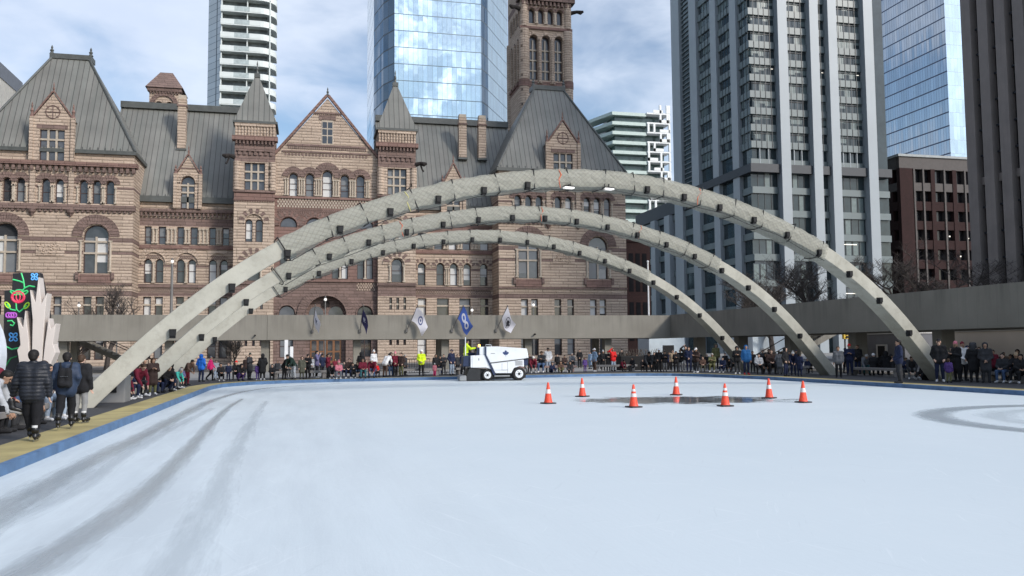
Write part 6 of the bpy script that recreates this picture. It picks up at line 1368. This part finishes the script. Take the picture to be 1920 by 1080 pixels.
BACK = [  # people showing between the front row, mostly in dark coats
 (462, 709, 668, 'stand', 10, 'dbrown', 'black', 'hair', 'blk', 'dark brown coat glimpsed left of the dark green hat'), (520, 708, 676, 'stand', 0, 'char', 'black', 'hair', 'brn', 'charcoal figure behind the child all in black'), (541, 707, 672, 'phone', 20, 'grey', 'black', 'beanie', 'black', 'grey jacket glimpsed between the two bending people'),
 (585, 706, 668, 'clasp', 0, 'lgrey', 'black', 'hair', 'brn', 'pale grey jacket behind the grey purple jacket'), (628, 706, 672, 'stand', 30, 'maroon', 'navy', 'hair', 'blk', 'maroon top standing over the pink hat'), (645, 706, 678, 'sit', 0, 'char', 'navy', 'hair', 'blk', 'charcoal sitter right of the pink hat'),
 (670, 708, 678, 'sitlean', 0, 'black', 'jean', 'hair', 'brn', 'black sitter bending at the middle column'), (688, 706, 674, 'sit', 10, 'dbrown', 'jean', 'hair', 'brn', 'brown sitter squeezed between two maroon tops'), (760, 704, 665, 'stand', 60, 'char', 'black', 'hair', 'gry', 'charcoal jacket at the left end of the black barrier'),
 (825, 702, 667, 'stand', 0, 'black', 'navy', 'beanie', 'black', 'black hat between the barrier and folded arms'), (858, 702, 664, 'stand', 20, 'char', 'black', 'hair', 'blk', 'charcoal figure right of the pale blue jeans'), (993, 699, 663, 'stand', 0, 'dbrown', 'black', 'hair', 'brn', 'brown coat right at the resurfacer nose'),
 (1045, 694, 664, 'stand', 0, 'black', 'black', 'hair', 'blk', 'black coat standing behind the children on the ground'), (1060, 693, 666, 'sit', 10, 'dbrown', 'char', 'beanie', 'black', 'brown sitter on the granite bench'), (1124, 692, 660, 'stand', 0, 'black', 'black', 'hair', 'blk', 'black figure between pale hoodie and long coats'),
 (1159, 691, 660, 'stand', 0, 'char', 'black', 'hair', 'brn', 'charcoal figure at the back of the red jacket'), (1176, 691, 662, 'clasp', 0, 'black', 'black', 'hood', 'black', 'black hood standing behind the seated red child'), (1194, 694, 664, 'stand', 20, 'dgreen', 'black', 'hair', 'blk', 'dark green jacket left of the planter'), (1205, 696, 674, 'sit', 0, 'black', 'black', 'hair', 'brn', 'black sitter at the planter corner'),
 (1227, 696, 660, 'stand', -10, 'black', 'black', 'hair', 'blk', 'bare headed black coat left of the white cap by the cabin'), (1255, 694, 660, 'stand', 0, 'navy', 'black', 'beanie', 'black', 'navy coat and black hat left of the tan top'), (1299, 694, 656, 'stand', 20, 'black', 'black', 'hood', 'black', 'black hood left of the drink sipper'), (1312, 693, 660, 'clasp', 0, 'char', 'black', 'hair', 'blk', 'charcoal figure right of the drink sipper'),
 (1326, 694, 664, 'stand', 0, 'black', 'char', 'hair', 'brn', 'black figure above the seated brown child'), (1360, 695, 662, 'stand', 0, 'black', 'black', 'hair', 'blk', 'black figure standing over the seated navy coat'), (1376, 696, 664, 'sit', 0, 'char', 'black', 'beanie', 'black', 'charcoal sitter against the farthest arch leg'), (1412, 699, 658, 'stand', 10, 'black', 'black', 'hair', 'blk', 'black figure right of the mid blue jacket'),
 (1431, 697, 656, 'clasp', 0, 'char', 'black', 'hair', 'blk', 'charcoal figure standing behind the sitters at the stairs'), (1443, 697, 654, 'stand', 0, 'black', 'black', 'hood', 'black', 'black hood standing behind the sitters at the stairs'), (1456, 698, 662, 'stand', 20, 'navy', 'black', 'hair', 'brn', 'navy figure left of the grey striped coat'), (1481, 699, 658, 'stand', 0, 'black', 'black', 'hair', 'blk', 'black figure behind the bending white hat'),
 (1494, 699, 656, 'stand', 0, 'char', 'black', 'beanie', 'navy', 'charcoal coat with navy hat by the middle arch leg'), (1520, 699, 676, 'sit', 10, 'black', 'black', 'hair', 'blk', 'black sitter lowest under the middle arch leg'), (1586, 700, 652, 'stand', 20, 'black', 'black', 'hair', 'blk', 'black figure between grey hoodie and red hat'), (1618, 700, 658, 'stand', -10, 'dbrown', 'black', 'hair', 'blk', 'dark brown coat left of the grey haired bench sitter'),
 (1634, 702, 668, 'sit', 20, 'navy', 'navy', 'hair', 'brn', 'navy sitter at the middle of the side bench'), (1651, 702, 664, 'sitlean', 170, 'black', 'black', 'hair', 'blk', 'black sitter bent over on the side bench'), (1672, 704, 664, 'sit', 180, 'char', 'black', 'beanie', 'char', 'charcoal sitter at the right end of the side bench'), (1700, 709, 670, 'sitphone', 0, 'navy', 'char', 'hair', 'brn', 'navy sitter left of the white headphones'),
 (1787, 713, 650, 'stand', 0, 'black', 'black', 'hair', 'blk', 'black figure left of the rose pink hat'), (1817, 713, 648, 'clasp', 10, 'navy', 'black', 'hood', 'navy', 'navy hood left of the fur hood'), (1838, 713, 650, 'stand', 0, 'black', 'black', 'hair', 'brn', 'bare headed black coat between fur hood and raincoat'), (1858, 712, 656, 'stand', 0, 'black', 'black', 'beanie', 'black', 'black hat right of the raincoat'),
 (1884, 714, 660, 'stand', 10, 'dbrown', 'black', 'hair', 'blk', 'brown coat standing behind the leaning navy sitter'), (1910, 713, 655, 'stand', -10, 'black', 'black', 'hood', 'black', 'black hood standing behind the tan hat'), (1897, 713, 664, 'sit', 0, 'black', 'black', 'hair', 'brn', 'black sitter wedged behind the tan hat'),
 (262, 740, 684, 'stand', 30, 'black', 'black', 'hair', 'brn', 'dark figure behind the sitters under the nearest arch'), (300, 737, 690, 'sit', 40, 'black', 'navy', 'hair', 'blk', 'black sitter right of the olive trousers'), (330, 730, 688, 'sit', 45, 'black', 'grey', 'hair', 'brn', 'black sitter left of the aqua sleeves')]
for c in CROWD: person(*c)
for c in BACK: person(*c[:9], 'person seen as a '+c[9])
# ---------------------------------------------------------------- the driver
j = joints('sit'); j.update(wril=(-.16, -.1, .86), wrir=(.16, -.1, .86), elbl=(-.26, .16, .82), elbr=(.26, .16, .82))
V, F, Mi = sdf_mesh(skin_prims(j, 'jacket', .015, loose=.012), .017)
dl = (Matrix.Rotation(math.radians(-6), 4, 'Z') @ Vector((kx(340), -.25, kz(452)-.56)))+Vector(zr.location)
put(np_mesh('person_body', V, F, Mi, 5), j, dl, math.radians(84), .98, cloth('vest', CC['vest']), cloth('navy', CC['navy']), SHB, 'hair', cloth('hair_blk', HAIRC['blk']), 'person in bright yellow safety jacket driving the ice resurfacer', None, SK[1])
# ---------------------------------------------------------------- the walkers close to the viewer, modelled finer
SKB = M('skate_boot', (.012, .012, .014), .35, var=.2); STL = M('skate_steel', (.45, .46, .48), .25, 1.0); SOCK = cloth('sock_white', (.6, .6, .6))
def near(x, foot, top_px, j, rz, top, leg, head, hc, label, style='jacket', puff=.02, quilt=None, skates=True, skin=None, vox=.0115, shoe=None, hood_down=None, loose=.02):
    loc = ground(x, foot); hgt = (at(x, top_px, loc.y)-loc).z; lift = .055 if skates else 0
    V, F, Mi = sdf_mesh(skin_prims(j, style, puff, fingers=True, loose=loose)+([((-.09, .075, 1.46), (.09, .075, 1.46), .055, .055, TOP, .05), ((0, .10, 1.44), (0, .11, 1.40), .06, .055, TOP, .04)] if hood_down else []), vox, quilt=quilt); s = (hgt-lift)/(float(V[:, 2].max())+.02)
    o = put(np_mesh('person_body', V, F, Mi, 5), j, (loc.x, loc.y, loc.z+lift*s), math.radians(rz)-math.atan2(loc.x, loc.y), s, top, leg, shoe or SKB, head, hc, label, 'skaters walking along the matting' if skates else 'people seated on the left bench', skin or SK[0])
    if skates:
        for n in 'lr':
            a = Vector(j['ank'+n]); t_ = Vector(j['toe'+n]); d = (t_-a); d.z = 0; d.normalize(); z0 = min(a.z, t_.z)-.045; pitch = (t_.z+.045-a.z)/.2
            m = MB(); heel = a-d*.07; toe = t_+d*.02
            m.tube([a+Vector((0, 0, .05)), a+Vector((0, .012, .115)), a+Vector((0, .012, .15))], [.068, .066, .06], 10); m.tube([a+Vector((0, 0, -.02)), (a+t_)/2+Vector((0, 0, 0)), t_+d*.02], [.058, .052, .045], 10)
            sk = m.build('skate', SKB, o, smooth=True)
            m = MB(); hz = a.z-.09; tz = t_.z-.045; hv = Vector((heel.x, heel.y, hz)); tv = Vector((toe.x, toe.y, tz)); sd = Vector((d.y, -d.x, 0))*.006
            m.prism([hv-sd, tv-sd, tv-sd-Vector((0, 0, .045)), hv-sd-Vector((0, 0, .045))], sd*2); m.build('blade', STL, sk)
            for w in (.25, .75): m = MB(); p = hv+(tv-hv)*w; m.box(p.x-.02, p.x+.02, p.y-.025, p.y+.025, p.z-.012, p.z+.03); m.build('blade_holder', SKB, sk)
            m = MB(); m.tube([a+Vector((0, .012, .14)), a+Vector((0, .012, .185))], .062, 10); m.build('sock', SOCK if hood_down is None else SKB, o)
    return o, loc, s
j1 = joints('stand'); j1.update(wril=(-.29, -.03, .86), elbl=(-.27, .03, 1.12), elbr=(.29, .0, 1.13), wrir=(.36, -.1, .88), anlk=0, knel=(-.09, -.03, .5), ankl=(-.075, .02, .09), toel=(-.09, -.16, .05), kner=(.09, -.16, .52), ankr=(.06, -.2, .12), toer=(.07, -.38, .09), head=(.0, -.02, 1.625))
j1.pop('anlk')
PF = cloth('quilted_black', (.016, .018, .024), .45); NV = cloth('walker_navy', (.022, .035, .065), .6); BKT = cloth('black_trousers', (.010, .010, .012)); 
o1_, l1, s1 = near(58, 829, 655, j1, 168, PF, BKT, 'hair', cloth('hair_blk', HAIRC['blk']), 'person in black quilted puffer jacket walking away on skates, nearest of the crowd', puff=.032, quilt=(TOP, .075, .014), loose=.042)
j2 = joints('walk'); j2.update(wril=(-.2, -.1, 1.0), elbl=(-.25, .06, 1.18), elbr=(.25, .06, 1.17), wrir=(.26, -.04, .94))
o2_, l2, s2 = near(122, 806, 660, j2, 172, NV, BKT, 'hair', cloth('hair_blk', HAIRC['blk']), 'person in navy hooded jacket with a black backpack walking away on skates', puff=.024, hood_down=True, loose=.03)
j3 = joints('stand'); j3['tilt'] = .2
GTR = cloth('grey_trousers', (.22, .22, .22)); near(150, 794, 664, j3, 150, cloth('black', CC['black']), GTR, 'hair', cloth('hair_brn', HAIRC['brn']), 'person in black jacket and grey trousers just past the black backpack', puff=.02, skates=True, loose=.01)
# backpack on the navy jacket
M2 = Matrix.Translation(o2_.location) @ Matrix.Rotation(o2_.rotation_euler.z, 4, 'Z') @ Matrix.Scale(s2, 4)
bp = thing('backpack', 'black backpack on the back of the navy jacket', 'backpack', o2_.location, o2_.rotation_euler.z, local=True); bp.scale = (s2,)*3
V, F, Mi = sdf_mesh([((-.07, .25, 1.02), (-.06, .24, 1.32), .095, .085, 0, .03), ((.07, .25, 1.02), (.06, .24, 1.32), .095, .085, 0, .03), ((-.06, .32, 1.02), (.06, .32, 1.02), .06, .06, 0, .03)], .013); me = np_mesh('bag', V, F, Mi, 1); me.materials[0] = cloth('bag_black', (.012, .012, .014)); b_ = bpy.data.objects.new('bag', me); COL.objects.link(b_); b_.parent = bp; ORG[b_] = Vector()
for sx in (-1, 1): m = MB(); m.tube([(sx*.1, .2, 1.36), (sx*.12, .10, 1.51), (sx*.13, -.05, 1.50), (sx*.135, -.165, 1.34), (sx*.14, -.16, 1.15)], .022, 6); m.build('strap', cloth('bag_black', (.012, .012, .014)), bp, smooth=True)
m = MB(); m.tube([(-.08, .36, 1.2), (.08, .36, 1.2)], .008, 5); m.build('zip', STL, bp)
# shoe carried in the right hand of the quilted jacket
M1 = Matrix.Translation(o1_.location) @ Matrix.Rotation(o1_.rotation_euler.z, 4, 'Z') @ Matrix.Scale(s1, 4)
hp = M1 @ (Vector(j1['wrir'])+Vector((.03, -.02, -.12))); sh_ = thing('boot', 'black boot with pale sole carried in the hand of the quilted jacket', 'boot', hp, math.radians(20), local=True)
V, F, Mi = sdf_mesh([((0, 0, .0), (.02, 0, -.13), .062, .055, 0, .03), ((.02, 0, -.14), (.19, 0, -.20), .052, .045, 0, .03)], .011); me = np_mesh('upper', V, F, Mi, 1); me.materials[0] = SKB; b_ = bpy.data.objects.new('upper', me); COL.objects.link(b_); b_.parent = sh_; ORG[b_] = Vector()
m = MB(); m.tube([(-.03, 0, -.19), (.06, 0, -.215), (.2, 0, -.255)], [.035, .03, .03], 8); m.build('sole', cloth('sole_grey', (.3, .3, .3)), sh_, smooth=True)
# seated along the left bench, facing the rink
for x, f, tp, ps, rz, tc, lc, hd, hc, lb, sh in [
    (6, 812, 694, 'sitlean', 75, 'lgrey', 'black', 'hair', 'blk', 'seated person in pale grey and green jacket cut by the left frame edge', SHB), (30, 806, 690, 'sit', 80, 'maroon', 'char', 'hood', 'maroon', 'seated person in maroon hood behind the pale grey jacket', SHB),
    (62, 797, 688, 'sitlean', 60, 'char', 'jean', 'beanie', 'lgrey', 'seated person in jeans and grey hat behind the quilted jacket', SHB), (100, 789, 676, 'sitphone', 40, 'black', 'ljean', 'hair', 'brn', 'seated person with bare face and pale jeans between the two walkers', SHW), (112, 786, 682, 'sit', 50, 'white', 'ljean', 'hair', 'blk', 'seated person in white scarf and pale jeans next to the backpack', SHW)]:
    near(x, f, tp, joints(ps), rz, cloth(tc, CC[tc]), cloth(lc, CC[lc]), hd, cloth('hair_'+hc, HAIRC[hc]) if hc in HAIRC else cloth(hc, CC[hc]), lb, puff=.012, skates=False, vox=.014, shoe=sh, skin=PR.choice(SK[:2]))
# ================================================================ sky, sun
SUN_EL = math.radians(30); SUN_AZ = math.radians(38)      # sun stands behind the viewer, to the right
sdir = Vector((math.sin(SUN_AZ)*math.cos(SUN_EL), -math.cos(SUN_AZ)*math.cos(SUN_EL), math.sin(SUN_EL)))
ld = bpy.data.lights.new('sun', 'SUN'); ld.energy = 1.5; ld.angle = math.radians(10); ld.color = (1, .93, .84)
sun = bpy.data.objects.new('sun', ld); COL.objects.link(sun); sun.rotation_euler = sdir.to_track_quat('Z', 'Y').to_euler(); sun.location = (20, -60, 60)
w = bpy.data.worlds.new('World'); SC.world = w; w.use_nodes = True
nt = w.node_tree; N = nt.nodes; L = nt.links
bg = N['Background']; bg.inputs['Strength'].default_value = .075
sky = N.new('ShaderNodeTexSky'); sky.sky_type = 'NISHITA'; sky.sun_disc = False; sky.sun_elevation = SUN_EL
sky.sun_rotation = math.atan2(sdir.x, sdir.y); sky.air_density = 1.0; sky.dust_density = .6; sky.ozone_density = 1.5
tc = N.new('ShaderNodeTexCoord'); sx = N.new('ShaderNodeSeparateXYZ'); L.new(tc.outputs['Generated'], sx.inputs[0])
def wm(op, a, b):
    n = N.new('ShaderNodeMath'); n.operation = op
    for i, q in enumerate((a, b)):
        if hasattr(q, 'links'): L.new(q, n.inputs[i])
        else: n.inputs[i].default_value = q
    return n.outputs[0]
zz = wm('ADD', wm('MAXIMUM', sx.outputs[2], 0.0), .22)
cb = N.new('ShaderNodeCombineXYZ'); L.new(wm('DIVIDE', sx.outputs[0], zz), cb.inputs[0]); L.new(wm('DIVIDE', sx.outputs[1], zz), cb.inputs[1]); cb.inputs[2].default_value = 41.7
def wnoise(scale, detail, rough, dist=0):
    n = N.new('ShaderNodeTexNoise'); n.inputs['Scale'].default_value = scale; n.inputs['Detail'].default_value = detail; n.inputs['Roughness'].default_value = rough; n.inputs['Distortion'].default_value = dist
    L.new(cb.outputs[0], n.inputs['Vector']); return n.outputs['Fac']
def wramp(f, a, b, c=0.0, d=1.0):
    n = N.new('ShaderNodeMapRange'); n.interpolation_type = 'SMOOTHSTEP'; L.new(f, n.inputs[0])
    for i, q in enumerate((a, b, c, d)): n.inputs[i+1].default_value = q
    return n.outputs[0]
cover = wramp(wm('ADD', wm('ADD', wm('MULTIPLY', wnoise(1.15, 5, .5, .3), .68), wm('MULTIPLY', wnoise(4.2, 5, .52, .4), .32)), wm('MULTIPLY', sx.outputs[1], .045)), .40, .60)
dt = N.new('ShaderNodeVectorMath'); dt.operation = 'DOT_PRODUCT'; L.new(tc.outputs['Generated'], dt.inputs[0]); dt.inputs[1].default_value = sdir
glow = wm('ADD', 1.0, wm('MULTIPLY', wm('POWER', wm('MAXIMUM', dt.outputs['Value'], 0.0), 2.0), 2.6))       # clouds are brighter round the sun
shade = wramp(wnoise(2.6, 6, .6), .3, .75)
mx = N.new('ShaderNodeMix'); mx.data_type = 'RGBA'; L.new(shade, mx.inputs[0]); mx.inputs[6].default_value = (5.2, 5.85, 7.1, 1); mx.inputs[7].default_value = (6.3, 6.85, 7.8, 1)
m2 = N.new('ShaderNodeMix'); m2.data_type = 'RGBA'; L.new(wm('MULTIPLY', cover, .8), m2.inputs[0]); L.new(sky.outputs[0], m2.inputs[6]); gm = N.new('ShaderNodeVectorMath'); gm.operation = 'SCALE'; L.new(mx.outputs[2], gm.inputs[0]); L.new(glow, gm.inputs['Scale']); L.new(gm.outputs[0], m2.inputs[7])
L.new(m2.outputs[2], bg.inputs['Color'])
SC.view_settings.view_transform = 'Standard'; SC.view_settings.look = 'None'; SC.view_settings.gamma = 1; SC.view_settings.exposure = 1.0
SC.cycles.max_bounces = 6; SC.cycles.diffuse_bounces = 3; SC.cycles.glossy_bounces = 3; SC.cycles.transparent_max_bounces = 8
SC.cycles.sample_clamp_indirect = 6
